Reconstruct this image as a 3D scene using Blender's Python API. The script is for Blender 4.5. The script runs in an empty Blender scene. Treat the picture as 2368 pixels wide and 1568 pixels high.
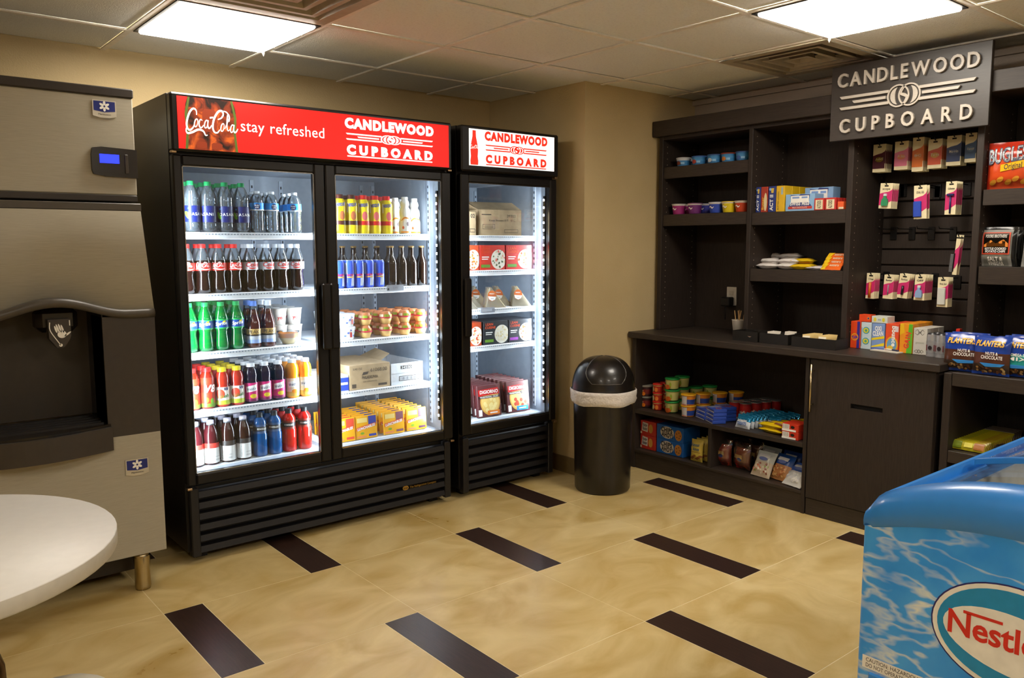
import bpy, math, random
from mathutils import Vector, Matrix
random.seed(11)
SC = bpy.context.scene
COL = SC.collection
PI = math.pi

# ------------------------------------------------------------------ camera
CAM = (-2.2057, -1.9052, 1.3770)
YAW, PITCH, ROLL, FPX = 0.6906, -0.1139, -0.0020, 1889.57
IW, IH = 2368.0, 1568.0
_f = Vector((math.sin(YAW)*math.cos(PITCH), math.cos(YAW)*math.cos(PITCH), math.sin(PITCH)))
_r = Vector((math.cos(YAW), -math.sin(YAW), 0)); _u = _r.cross(_f)
RT = _r*math.cos(ROLL)+_u*math.sin(ROLL); UP = -_r*math.sin(ROLL)+_u*math.cos(ROLL); FW = _f
cd = bpy.data.cameras.new('camera'); cam = bpy.data.objects.new('camera', cd); COL.objects.link(cam)
cd.sensor_width = 36; cd.sensor_fit = 'HORIZONTAL'; cd.lens = FPX*36/IW; cd.clip_start = 0.05
m = Matrix((RT, UP, -FW)).transposed().to_4x4(); m.translation = Vector(CAM); cam.matrix_world = m
SC.camera = cam

# ------------------------------------------------------------------ world, exposure
wd = bpy.data.worlds.new('room_air'); SC.world = wd; wd.use_nodes = True
wd.node_tree.nodes['Background'].inputs[0].default_value = (1, .93, .82, 1)
wd.node_tree.nodes['Background'].inputs[1].default_value = 0.02
SC.view_settings.view_transform = 'Standard'; SC.view_settings.look = 'None'
SC.view_settings.exposure = 0.40; SC.view_settings.gamma = 1.0; SC.view_settings.use_curve_mapping = False
SC.cycles.transparent_max_bounces = 28
SC.cycles.max_bounces = 8

# ------------------------------------------------------------------ picking: a pixel gives a direction, a plane gives the distance
def _d(px, py): return FW + RT*((px-IW/2)/FPX) - UP*((py-IH/2)/FPX)
def onx(px, py, x):
    v = _d(px, py); return Vector(CAM)+v*((x-CAM[0])/v.x)
def ony(px, py, y):
    v = _d(px, py); return Vector(CAM)+v*((y-CAM[1])/v.y)
def onz(px, py, z):
    v = _d(px, py); return Vector(CAM)+v*((z-CAM[2])/v.z)

# ------------------------------------------------------------------ materials
MATS = {}
def lin(h):
    if isinstance(h, str):
        h = h.lstrip('#'); c = [int(h[i:i+2], 16)/255 for i in (0, 2, 4)]
        return tuple(x/12.92 if x <= .04045 else ((x+.055)/1.055)**2.4 for x in c)
    return tuple(h)
def nodes(name):
    m = bpy.data.materials.new(name); m.use_nodes = True
    nt = m.node_tree; return m, nt, nt.nodes['Principled BSDF']
def M(name, col='#808080', rough=.5, metal=0, spec=.5, emit=None, es=0, var=.06, coat=0):
    """plain coloured material with a faint procedural mottling"""
    if name in MATS: return MATS[name]
    m, nt, b = nodes(name); c = lin(col)
    b.inputs['Roughness'].default_value = rough; b.inputs['Metallic'].default_value = metal
    b.inputs['Specular IOR Level'].default_value = spec; b.inputs['Coat Weight'].default_value = coat
    if var:
        n = nt.nodes.new('ShaderNodeTexNoise'); n.inputs['Scale'].default_value = 35
        tc = nt.nodes.new('ShaderNodeTexCoord'); nt.links.new(tc.outputs['Object'], n.inputs['Vector'])
        r = nt.nodes.new('ShaderNodeValToRGB')
        r.color_ramp.elements[0].position = .3; r.color_ramp.elements[1].position = .7
        r.color_ramp.elements[0].color = tuple(x*(1-var) for x in c)+(1,)
        r.color_ramp.elements[1].color = tuple(min(1, x*(1+var)) for x in c)+(1,)
        nt.links.new(n.outputs['Fac'], r.inputs['Fac']); nt.links.new(r.outputs['Color'], b.inputs['Base Color'])
    else: b.inputs['Base Color'].default_value = c+(1,)
    if emit:
        b.inputs['Emission Color'].default_value = lin(emit)+(1,); b.inputs['Emission Strength'].default_value = es
    MATS[name] = m; return m
def thin(name, tint='#ffffff', body=.1, bodycol='#ffffff', gloss=.06, rough=.03, ior=1.45):
    """thin clear or tinted sheet: transparent + a little scattering + fresnel gloss"""
    if name in MATS: return MATS[name]
    m = bpy.data.materials.new(name); m.use_nodes = True; nt = m.node_tree
    nt.nodes.remove(nt.nodes['Principled BSDF']); out = nt.nodes['Material Output']
    t = nt.nodes.new('ShaderNodeBsdfTransparent'); t.inputs[0].default_value = lin(tint)+(1,)
    d = nt.nodes.new('ShaderNodeBsdfDiffuse'); d.inputs[0].default_value = lin(bodycol)+(1,)
    mx = nt.nodes.new('ShaderNodeMixShader'); mx.inputs[0].default_value = body
    g = nt.nodes.new('ShaderNodeBsdfGlossy'); g.inputs['Roughness'].default_value = rough
    fr = nt.nodes.new('ShaderNodeFresnel'); fr.inputs['IOR'].default_value = ior
    ad = nt.nodes.new('ShaderNodeMath'); ad.operation = 'ADD'; ad.use_clamp = True; ad.inputs[1].default_value = gloss
    m2 = nt.nodes.new('ShaderNodeMixShader')
    L = nt.links.new
    L(t.outputs[0], mx.inputs[1]); L(d.outputs[0], mx.inputs[2])
    L(fr.outputs[0], ad.inputs[0]); L(ad.outputs[0], m2.inputs[0]); L(mx.outputs[0], m2.inputs[1]); L(g.outputs[0], m2.inputs[2])
    L(m2.outputs[0], out.inputs[0]); MATS[name] = m; return m
def textured(name, c0, c1, scale=(1, 1, 1), nscale=4, detail=6, dist=0, rough=.6, bump=0, bscale=60, spec=.5, lo=.35, hi=.65, rvar=0):
    if name in MATS: return MATS[name]
    m, nt, b = nodes(name); L = nt.links.new
    tc = nt.nodes.new('ShaderNodeNewGeometry'); mp = nt.nodes.new('ShaderNodeMapping'); mp.inputs['Scale'].default_value = scale
    L(tc.outputs['Position'], mp.inputs['Vector'])
    n = nt.nodes.new('ShaderNodeTexNoise'); n.inputs['Scale'].default_value = nscale; n.inputs['Detail'].default_value = detail; n.inputs['Distortion'].default_value = dist
    L(mp.outputs[0], n.inputs['Vector'])
    r = nt.nodes.new('ShaderNodeValToRGB'); r.color_ramp.elements[0].position = lo; r.color_ramp.elements[1].position = hi
    r.color_ramp.elements[0].color = lin(c0)+(1,); r.color_ramp.elements[1].color = lin(c1)+(1,)
    L(n.outputs['Fac'], r.inputs['Fac']); L(r.outputs['Color'], b.inputs['Base Color'])
    b.inputs['Roughness'].default_value = rough; b.inputs['Specular IOR Level'].default_value = spec
    if rvar:
        mr = nt.nodes.new('ShaderNodeMapRange'); mr.inputs['To Min'].default_value = rough-rvar; mr.inputs['To Max'].default_value = rough+rvar
        L(n.outputs['Fac'], mr.inputs['Value']); L(mr.outputs[0], b.inputs['Roughness'])
    if bump:
        n2 = nt.nodes.new('ShaderNodeTexNoise'); n2.inputs['Scale'].default_value = bscale; n2.inputs['Detail'].default_value = 3
        L(tc.outputs['Position'], n2.inputs['Vector'])
        bp = nt.nodes.new('ShaderNodeBump'); bp.inputs['Strength'].default_value = bump; bp.inputs['Distance'].default_value = .01
        L(n2.outputs['Fac'], bp.inputs['Height']); L(bp.outputs[0], b.inputs['Normal'])
    MATS[name] = m; return m

# ------------------------------------------------------------------ lettering: every glyph meshed once, then set by hand
GL = {}
def load_glyphs():
    chars = "ABCDEFGHIJKLMNOPQRSTUVWXYZabcdefghijklmnopqrstuvwxyz0123456789&'!-+.:%,/"
    tmp = []
    def mk(s, off):
        c = bpy.data.curves.new('glyph', 'FONT'); c.body = s; c.offset = off; c.resolution_u = 3; c.fill_mode = 'FRONT'
        o = bpy.data.objects.new('glyph', c); COL.objects.link(o); tmp.append((o, c)); return o
    objs = {}
    for st, off in (('r', 0.0), ('b', .022), ('h', .042), ('x', .07)):
        for ch in chars: objs[st, ch] = mk(ch, off)
    wid = {ch: mk('I'+ch+'I', 0) for ch in chars}; w0 = mk('II', 0)
    dg = bpy.context.evaluated_depsgraph_get(); dg.update()
    def mesh(o):
        e = o.evaluated_get(dg); me = e.to_mesh()
        vs = [(v.co.x, v.co.y) for v in me.vertices]; fs = [tuple(p.vertices) for p in me.polygons]
        e.to_mesh_clear(); return vs, fs
    def width(o):
        vs, _ = mesh(o); xs = [v[0] for v in vs]; return max(xs)-min(xs)
    b = width(w0); adv = {ch: width(o)-b for ch, o in wid.items()}
    cap = max(v[1] for v in mesh(objs['r', 'H'])[0])
    for (st, ch), o in objs.items():
        vs, fs = mesh(o); GL[st, ch] = ([(x/cap, y/cap) for x, y in vs], fs, adv[ch]/cap)
    for o, c in tmp:
        bpy.data.objects.remove(o); bpy.data.curves.remove(c)
load_glyphs()
def text2(s, h=1.0, style='b', track=0, width=None, slant=0, center=False):
    """flat lettering as (points, faces), baseline at v = 0"""
    pts, fcs, x = [], [], 0.0
    ex = {'r': 0, 'b': .03, 'h': .07, 'x': .12}[style]
    for ch in s:
        if ch == ' ': x += .45+track; continue
        vs, fs, ad = GL[style, ch]; k = len(pts)
        pts += [(x+a+slant*b, b) for a, b in vs]; fcs += [tuple(i+k for i in f) for f in fs]
        x += ad+ex+track
    if not pts: return [], []
    lo = min(p[0] for p in pts); hi = max(p[0] for p in pts)
    sx = width/(hi-lo) if width else h
    w = (hi-lo)*sx
    return [((a-lo)*sx-(w/2 if center else 0), b*h) for a, b in pts], fcs
def rect2(x0, y0, x1, y1): return [(x0, y0), (x1, y0), (x1, y1), (x0, y1)], [(0, 1, 2, 3)]
def ell2(cx, cy, rx, ry, n=24, rot=0):
    c, s = math.cos(rot), math.sin(rot); p = []
    for i in range(n):
        a = 2*PI*i/n; u, v = rx*math.cos(a), ry*math.sin(a); p.append((cx+u*c-v*s, cy+u*s+v*c))
    return p, [tuple(range(n))]
def ring2(cx, cy, r0, r1, n=28, a0=0, a1=2*PI, ky=1):
    p, f = [], []
    for i in range(n+1):
        a = a0+(a1-a0)*i/n
        p += [(cx+r0*math.cos(a), cy+ky*r0*math.sin(a)), (cx+r1*math.cos(a), cy+ky*r1*math.sin(a))]
    for i in range(n): f.append((2*i, 2*i+1, 2*i+3, 2*i+2))
    return p, f
def poly2(p): return list(p), [tuple(range(len(p)))]
def stroke2(P, w0, w1=None, n=5):
    """smooth ribbon through points, its width swelling in the middle"""
    w1 = w1 or w0; Q = []
    for i in range(len(P)-1):
        a, b, c, d = P[max(i-1, 0)], P[i], P[i+1], P[min(i+2, len(P)-1)]
        for k in range(n):
            t = k/n
            Q.append(tuple(.5*(2*b[j]+(c[j]-a[j])*t+(2*a[j]-5*b[j]+4*c[j]-d[j])*t*t+(3*b[j]-a[j]-3*c[j]+d[j])*t**3) for j in (0, 1)))
    Q.append(P[-1]); p, f = [], []
    for i, q in enumerate(Q):
        a, b = Q[max(i-1, 0)], Q[min(i+1, len(Q)-1)]; dx, dy = b[0]-a[0], b[1]-a[1]; l = math.hypot(dx, dy) or 1
        w = .5*(w0+(w1-w0)*math.sin(PI*i/(len(Q)-1)))
        p += [(q[0]-dy/l*w, q[1]+dx/l*w), (q[0]+dy/l*w, q[1]-dx/l*w)]
    for i in range(len(Q)-1): f.append((2*i, 2*i+1, 2*i+3, 2*i+2))
    return p, f
def join2(*S):
    p, f = [], []
    for a, b in S:
        k = len(p); p += a; f += [tuple(i+k for i in q) for q in b]
    return p, f
def xf2(S, sx=1, sy=None, dx=0, dy=0, rot=0):
    sy = sx if sy is None else sy; c, s = math.cos(rot), math.sin(rot)
    return [((x*sx)*c-(y*sy)*s+dx, (x*sx)*s+(y*sy)*c+dy) for x, y in S[0]], S[1]
def script_logo():
    """flowing red-drink wordmark, about 10 wide and 4 high"""
    S = []
    def o(x, y): S.append(stroke2([(x+.3*math.cos(a)+.15*math.sin(a), y+.62*math.sin(a)) for a in [i*PI/5 for i in range(11)]], .12, .2, 3))
    S.append(stroke2([(2.15, 3.0), (2.1, 3.7), (1.55, 3.95), (.85, 3.3), (.3, 2.0), (.25, 1.0), (.7, .55), (1.35, .95), (1.6, 1.4)], .16, .34))
    S.append(stroke2([(.3, 1.2), (.05, .5), (.35, .05), (1.2, .25), (2.4, .75), (3.3, .55), (3.7, -.05), (4.1, .0)], .1, .34))
    o(2.0, 1.75); S.append(stroke2([(3.2, 2.2), (2.85, 2.35), (2.55, 1.8), (2.65, 1.2), (3.0, 1.1), (3.4, 1.5)], .12, .24))
    o(3.9, 1.7); S.append(stroke2([(4.35, 2.35), (4.2, 1.6), (4.3, 1.15), (4.6, 1.15), (4.95, 1.6)], .14, .26))
    S.append(stroke2([(4.65, 2.75), (5.3, 2.85)], .26))
    S.append(stroke2([(6.2, 2.6), (6.9, 2.9), (7.3, 3.5), (7.0, 4.0), (6.3, 3.8), (5.5, 2.7), (5.15, 1.4), (5.4, .6), (6.0, .5), (6.5, 1.0)], .16, .36))
    S.append(stroke2([(6.95, 4.0), (7.9, 3.9), (8.5, 3.2), (8.4, 2.4)], .12, .2))
    o(7.05, 1.4); S.append(stroke2([(7.5, 1.2), (8.2, 2.5), (8.45, 3.3), (8.2, 3.5), (8.0, 2.6), (7.95, 1.3), (8.15, .95), (8.5, 1.2)], .12, .22))
    o(8.95, 1.35); S.append(stroke2([(9.4, 2.0), (9.25, 1.2), (9.4, .8), (9.75, .9), (10.1, 1.4)], .14, .26))
    return join2(*S)
def cupboard_logo(W=1.0, underline=True, gap=.62):
    """CANDLEWOOD, twin rings between three stepped bars, CUPBOARD; width W, centred on 0"""
    H = W*.155; S = [xf2(text2('CANDLEWOOD', H, 'x', .02, width=W), dx=-W/2, dy=W*.155),
                     xf2(text2('CUPBOARD', H*.94, 'x', .34, width=W*.97), dx=-W*.485, dy=-W*.30)]
    r, t, c = W*.082, W*.017, W*.036
    for s in (-1, 1):
        S.append(ring2(s*c, 0, r-t, r)); S.append(ring2(s*c, 0, r*.62-(r*.28 if 0 else 0), r*.62+t*.1, 2, 0, .01))
        a = [(s*(c+r*.62*math.cos(q)), r*.7*math.sin(q)) for q in [(-.42+.084*i)*PI for i in range(11)]]
        b = [(s*(c+r*.28*math.cos(q)), r*.7*math.sin(q)) for q in [(.42-.084*i)*PI for i in range(11)]]
        S.append((a+b, [(i, i+1, 20-i, 21-i) for i in range(10)]))
        x0, x1 = s*(c+r*1.02), s*W*.49
        for y, xa, xb in ((W*.047, s*(c+r*.86), x1), (0, x0+s*W*.015, s*W*.37), (-W*.047, s*(c+r*.86), x1)):
            S.append(poly2([(xa, y-W*.0125), (xb-s*W*.012, y-W*.0125), (xb, y+W*.0125), (xa, y+W*.0125)]) if 1 else None)
    S.append(stroke2([(.1*r, .85*r), (-.28*r, .3*r), (.1*r, 0), (.3*r, -.3*r), (-.1*r, -.85*r)], t*.6, t*2.4, 4))
    if underline: S.append(rect2(-W*.48, -W*.352, W*.48, -W*.33))
    return join2(*S)

# ------------------------------------------------------------------ mesh builder
def plane(o, u, v):
    o, u, v = Vector(o), Vector(u), Vector(v); n = u.cross(v).normalized()
    return lambda a, b, w=0: o+u*a+v*b+n*w
def cyl(R, z0=0, eps=0):
    f = lambda a, b, w=0: Vector(((R+eps+w)*math.sin(a/R), -(R+eps+w)*math.cos(a/R), z0+b))
    f.step = (R*.22, None); return f
def slice2(S, step, ax):
    """cut a flat shape into strips so that it can follow a curved surface"""
    P, F = S; p2, f2 = [], []
    for f in F:
        q = [P[i] for i in f]; lo, hi = min(v[ax] for v in q), max(v[ax] for v in q)
        if hi-lo <= step: k = len(p2); p2 += q; f2.append(tuple(range(k, k+len(q)))); continue
        k0, k1 = math.floor(lo/step), math.floor(hi/step)
        for k in range(k0, k1+1):
            r = q
            for lim, sg in ((k*step, 1), ((k+1)*step, -1)):
                o = []
                for i in range(len(r)):
                    a, b = r[i], r[(i+1) % len(r)]; da, db = sg*(a[ax]-lim), sg*(b[ax]-lim)
                    if da >= 0: o.append(a)
                    if (da > 0 and db < 0) or (da < 0 and db > 0): t = da/(da-db); o.append((a[0]+(b[0]-a[0])*t, a[1]+(b[1]-a[1])*t))
                r = o
                if len(r) < 3: break
            if len(r) >= 3: n = len(p2); p2 += r; f2.append(tuple(range(n, n+len(r))))
    return p2, f2
class MB:
    def __init__(s): s.v, s.f, s.mi, s.ms, s.sm = [], [], [], [], []
    def mid(s, m):
        if m not in s.ms: s.ms.append(m)
        return s.ms.index(m)
    def add(s, vs, fs, m, smooth=False):
        k = len(s.v); i = s.mid(m); s.v += [tuple(v) for v in vs]
        for f in fs: s.f.append(tuple(j+k for j in f)); s.mi.append(i); s.sm.append(smooth)
        return s
    def box(s, x0, x1, y0, y1, z0, z1, m, skip=''):
        vs = [(x, y, z) for z in (z0, z1) for y in (y0, y1) for x in (x0, x1)]
        F = {'b': (0, 2, 3, 1), 't': (4, 5, 7, 6), 'f': (0, 1, 5, 4), 'k': (2, 6, 7, 3), 'l': (0, 4, 6, 2), 'r': (1, 3, 7, 5)}
        return s.add(vs, [F[c] for c in F if c not in skip], m)
    def cbox(s, x0, x1, y0, y1, z0, z1, m, b=.004):
        """box with bevelled edges"""
        b = min(b, (x1-x0)*.45, (y1-y0)*.45, (z1-z0)*.45); vs, ix = [], {}
        cs = [(x, y, z) for z in (0, 1) for y in (0, 1) for x in (0, 1)]; lo = (x0, y0, z0); hi = (x1, y1, z1)
        for c in cs:
            for ax in range(3):
                p = [(hi[k] if c[k] else lo[k]) + (0 if k == ax else (-b if c[k] else b)) for k in range(3)]
                ix[c, ax] = len(vs); vs.append(p)
        fs = []
        for ax in range(3):
            o = [k for k in range(3) if k != ax]
            for sd in (0, 1):
                q = []
                for a, bb in ((0, 0), (1, 0), (1, 1), (0, 1)):
                    c = [0, 0, 0]; c[ax] = sd; c[o[0]] = a; c[o[1]] = bb; q.append(ix[tuple(c), ax])
                if (sd == 1) == (ax == 1): q.reverse()
                fs.append(tuple(q))
            for a in (0, 1):
                for bb in (0, 1):
                    c0, c1 = [0, 0, 0], [0, 0, 0]; c0[ax], c1[ax] = 0, 1
                    for c in (c0, c1): c[o[0]] = a; c[o[1]] = bb
                    q = (ix[tuple(c0), o[0]], ix[tuple(c1), o[0]], ix[tuple(c1), o[1]], ix[tuple(c0), o[1]])
                    if (a == bb) == (ax == 1): q = q[::-1]
                    fs.append(q)
        for c in cs:
            q = (ix[c, 0], ix[c, 1], ix[c, 2])
            if sum(c) % 2 == 0: q = q[::-1]
            fs.append(q)
        return s.add(vs, fs, m)
    def lathe(s, prof, m, n=20, smooth=True, c=(0, 0), mfun=None, close=True, a0=0, a1=2*PI):
        full = abs(a1-a0-2*PI) < 1e-6; k = n if full else n+1
        vs = [(c[0]+r*math.sin(a0+(a1-a0)*i/n), c[1]-r*math.cos(a0+(a1-a0)*i/n), z) for r, z in prof for i in range(k)]
        for j in range(len(prof)-1):
            mm = mfun(.5*(prof[j][1]+prof[j+1][1])) if mfun else m
            fs = []
            for i in range(n):
                i2 = (i+1) % k; fs.append((j*k+i, j*k+i2, (j+1)*k+i2, (j+1)*k+i))
            base = len(s.v) if j == 0 else base
            if j == 0: s.v += vs
            mi = s.mid(mm)
            for f in fs: s.f.append(tuple(q+base for q in f)); s.mi.append(mi); s.sm.append(smooth)
        if close and full:
            for j, rev in ((0, True), (len(prof)-1, False)):
                if prof[j][0] > 1e-5:
                    q = [base+j*k+i for i in range(n)]; s.f.append(tuple(q[::-1] if rev else q)); s.mi.append(s.mid(mfun(prof[j][1]) if mfun else m)); s.sm.append(False)
        return s
    def tube(s, P, r, m, n=8, smooth=True):
        P = [Vector(p) for p in P]; vs = []
        for i, p in enumerate(P):
            t = (P[min(i+1, len(P)-1)]-P[max(i-1, 0)]).normalized()
            a = t.cross(Vector((0, 0, 1)) if abs(t.z) < .95 else Vector((0, 1, 0))).normalized(); b = t.cross(a)
            rr = r[i] if isinstance(r, (list, tuple)) else r
            vs += [p+a*rr*math.cos(2*PI*k/n)+b*rr*math.sin(2*PI*k/n) for k in range(n)]
        fs = [(i*n+k, i*n+(k+1) % n, (i+1)*n+(k+1) % n, (i+1)*n+k) for i in range(len(P)-1) for k in range(n)]
        fs += [tuple(range(n))[::-1], tuple((len(P)-1)*n+k for k in range(n))]
        return s.add(vs, fs, m, smooth)
    def prism(s, pts, axis, a0, a1, m):
        """2-D outline swept along an axis ('x': (y,z) outline; 'y': (x,z); 'z': (x,y))"""
        def P(p, a): return {'x': (a, p[0], p[1]), 'y': (p[0], a, p[1]), 'z': (p[0], p[1], a)}[axis]
        n = len(pts); vs = [P(p, a0) for p in pts]+[P(p, a1) for p in pts]
        fs = [tuple(range(n)), tuple(range(2*n-1, n-1, -1))]+[(i, i+n, (i+1) % n+n, (i+1) % n) for i in range(n)]
        return s.add(vs, fs, m)
    def put(s, S, fr, m, w=0.0005, depth=0):
        """lay a flat shape on a frame; depth > 0 gives it sides (raised letters)"""
        st = getattr(fr, 'step', None)
        if st:
            for ax in (0, 1):
                if st[ax]: S = slice2(S, st[ax], ax)
        P, F = S; s.add([fr(a, b, w+depth) for a, b in P], F, m)
        if depth:
            e = {}
            for f in F:
                for i in range(len(f)):
                    a, b = f[i], f[(i+1) % len(f)]
                    kk = (min(a, b), max(a, b)); e.setdefault(kk, []).append((a, b))
            # weld by position so triangulation seams are not taken for borders
            E = [v[0] for v in e.values() if len(v) == 1]
            vs, fs = [], []
            for a, b in E:
                k = len(vs); vs += [fr(*P[a], w), fr(*P[b], w), fr(*P[b], w+depth), fr(*P[a], w+depth)]; fs.append((k, k+1, k+2, k+3))
            s.add(vs, fs, m)
        return s
    def pillow(s, w, h, t, mf, nx=10, nz=12, crimp=.06, wr=.004, seed=1, flat=0):
        """filled packet standing on its lower seam; mf is a material or f(u, v) with u, v in 0..1"""
        R = random.Random(seed); A = [[R.uniform(-1, 1) for _ in range(nz+1)] for _ in range(nx+1)]
        def th(u, v):
            e = max(0, min(1, (v-crimp)/(.22), (1-crimp-v)/(.22))); q = math.sin(min(1, e)*PI/2)
            return t/2*q*(max(0, 1-abs(2*u-1)**3))**.5+.0008
        for sd in (-1, 1):
            vs = [((u/nx-.5)*w*(1-.05*math.sin(PI*v/nz)), sd*th(u/nx, v/nz)+wr*A[u][v]*(0 < u < nx), v/nz*h) for v in range(nz+1) for u in range(nx+1)]
            for v in range(nz):
                for u in range(nx):
                    a = v*(nx+1)+u; q = (a, a+1, a+nx+2, a+nx+1)
                    if v == 0 and u == 0: base = len(s.v); s.v += vs
                    mm = mf((u+.5)/nx, (v+.5)/nz) if callable(mf) else mf
                    s.f.append(tuple(base+i for i in (q if sd < 0 else q[::-1]))); s.mi.append(s.mid(mm)); s.sm.append(True)
        s.front = lambda a, b, k=0: Vector((a, -th(min(1, max(0, a/w+.5)), min(1, max(0, b/h)))-.0012-wr*.8-k, b))
        s.front.step = (w/nx, h/nz)
        return s
    def build(s, name, parent=None):
        me = bpy.data.meshes.new(name); me.from_pydata(s.v, [], s.f)
        for m in s.ms: me.materials.append(m)
        me.polygons.foreach_set('material_index', s.mi); me.polygons.foreach_set('use_smooth', s.sm); me.update()
        o = bpy.data.objects.new(name, me); COL.objects.link(o)
        if parent: o.parent = parent
        return o

# ------------------------------------------------------------------ objects
def tag(o, label=None, cat=None, group=None, kind=None):
    if label: o['label'] = label
    if cat: o['category'] = cat
    if group: o['group'] = group
    if kind: o['kind'] = kind
    return o
def thing(name, label, cat, loc=(0, 0, 0), rz=0, group=None):
    o = bpy.data.objects.new(name, None); COL.objects.link(o); o.empty_display_size = .05
    o.location = loc; o.rotation_euler = (0, 0, rz); return tag(o, label, cat, group)
def place(o, loc, rz=0, rx=0, ry=0):
    o.location = loc; o.rotation_euler = (rx, ry, rz); return o
KIDS = {}
def kids(o):
    if o.name not in KIDS: KIDS[o.name] = [c for c in COL.objects if c.parent == o]
    return KIDS[o.name]
def dup(o, loc, rz=0, rx=0, ry=0, label=None, group=None):
    c = o.copy(); COL.objects.link(c); place(c, loc, rz, rx, ry); tag(c, label, None, group)
    for ch in kids(o):
        d = ch.copy(); COL.objects.link(d); d.parent = c
        for g in kids(ch):
            e = g.copy(); COL.objects.link(e); e.parent = d
    return c
class Stamp:
    """first call moves the prototype itself, later calls copy it"""
    def __init__(s, proto): s.p, s.n = proto, 0
    def __call__(s, loc, rz=0, rx=0, ry=0, label=None, group=None):
        s.n += 1
        if s.n == 1:
            kids(s.p); [kids(k) for k in kids(s.p)]
            return tag(place(s.p, loc, rz, rx, ry), label, None, group)
        return dup(s.p, loc, rz, rx, ry, label, group)
def area(name, loc, size, energy, col, rot=(0, 0, 0), sy=None):
    l = bpy.data.lights.new(name, 'AREA'); l.energy = energy; l.color = col; l.size = size
    if sy: l.shape = 'RECTANGLE'; l.size_y = sy
    o = bpy.data.objects.new(name, l); COL.objects.link(o); o.location = loc; o.rotation_euler = rot; return o
# ================================================================== THE ROOM
XR, YB, YC, XC, ZC = 2.14, 2.38, 1.50, 1.15, 2.294      # right wall, back wall, chase front, chase side, ceiling
XL, YN = -4.2, -4.4
wallm = textured('wall_paint', '#bfa97c', '#c8b286', nscale=2, rough=.75, bump=.25, bscale=170)
wallg = textured('wall_paint_grey', '#b8aa9c', '#c0b3a5', nscale=2, rough=.75, bump=.25, bscale=170)
tilem = textured('floor_tile', '#b89a58', '#dac48e', scale=(1, 1.5, 1), nscale=2.6, detail=7, dist=1.6, rough=.30, bump=.04, bscale=30, lo=.28, hi=.68, rvar=.06)
stripm = textured('floor_strip', '#2a1b15', '#3b2922', scale=(18, 1.2, 1), nscale=9, detail=5, rough=.32)
grout = M('grout', '#e6d8b2', .7)
ceilm = textured('ceiling_tile', '#e2e1db', '#eeeee8', nscale=90, detail=3, rough=.9, bump=.35, bscale=220, lo=.2, hi=.5)
barm = M('ceiling_bar', '#efe8dc', .45)
def struct(o, label=None): o['kind'] = 'structure'; return o
struct(MB().box(XL-.1, XC, YB, YB+.1, 0, 2.5, wallm).build('wall_back'))
struct(MB().box(XC, XR+.1, YC, YB+.1, 0, 2.5, wallm).build('wall_chase'))
struct(MB().box(XR, XR+.1, YN, YC, 0, 2.5, wallg).build('wall_right'))
struct(MB().box(XL-.1, XL, YN, YB, 0, 2.5, wallm).build('wall_left'))
struct(MB().box(XL-.1, XR+.1, YN-.1, YN, 0, 2.5, wallm).build('wall_front'))
base = M('baseboard', '#6e5c3c', .5)
struct(MB().cbox(XC-.012, XC, YC-.012, YB, 0, .1, base, .003).box(XC, 1.56, YC-.012, YC, 0, .1, base).build('baseboard_chase'))
struct(MB().box(XL, XC, YB-.012, YB, 0, .1, base).build('baseboard_back'))
# floor: big square tiles with one dark plank after every second tile, rows staggered
TW, SW = .6, .146; PER = 2*TW+SW
fl = struct(MB().box(XL, XR, YN, YB, -.1, -.0006, grout).build('floor'))
def tile(x0, x1, y0, y1, m, name, g=.0016):
    x0, x1 = max(x0, XL), min(x1, XR); y0, y1 = max(y0, YN), min(y1, YB)
    if x1-x0 < .02 or y1-y0 < .02: return
    if x0 >= XC-.01 and y0 >= YC-.01: return
    MB().box(x0+g, x1-g, y0+g, y1-g, -.0025, 0, m, 'b').build(name, fl)
for r in range(-8, 5):
    off = 0 if r % 2 else TW
    for k in range(-4, 3):
        x = off+k*PER
        tile(x, x+SW, r*TW, (r+1)*TW, stripm, 'floor_plank')
        for j in (0, 1): tile(x+SW+j*TW, x+SW+(j+1)*TW, r*TW, (r+1)*TW, tilem, 'floor_tile')
# ceiling: lay-in tiles in a T-bar grid
G, GX, GY = .61, .064, .716
ce = struct(MB().box(XL, XR, YN, YB, ZC+.16, ZC+.2, ceilm).build('ceiling'))
LIGHTS = [(-2, 1), (1, -2), (-5, -4), (-2, -6), (1, -6)]; VENTS = [(2, -1), (-2, 0)]
tm = None
for i in range(-7, 4):
    for j in range(-9, 3):
        if (i, j) in LIGHTS or (i, j) in VENTS: continue
        x0, y0 = GX+i*G, GY+j*G; x1, y1 = min(x0+G, XR), min(y0+G, YB); x0, y0 = max(x0, XL), max(y0, YN)
        if x1-x0 < .03 or y1-y0 < .03 or (x0 >= XC and y0 >= YC): continue
        MB().cbox(x0+.009, x1-.009, y0+.009, y1-.009, ZC+.008, ZC+.024, ceilm, .004).build('ceiling_tile', ce)
for i in range(-6, 4): MB().box(GX+i*G-.012, GX+i*G+.012, YN, YB, ZC, ZC+.006, barm).build('ceiling_bar', ce)
for j in range(-8, 3): MB().box(XL, XR, GY+j*G-.012, GY+j*G+.012, ZC-.0005, ZC+.0055, barm).build('ceiling_bar', ce)
struct(MB().box(XR-.025, XR, YN, YC, ZC-.03, ZC-.001, wallg).build('trim_1'))
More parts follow.
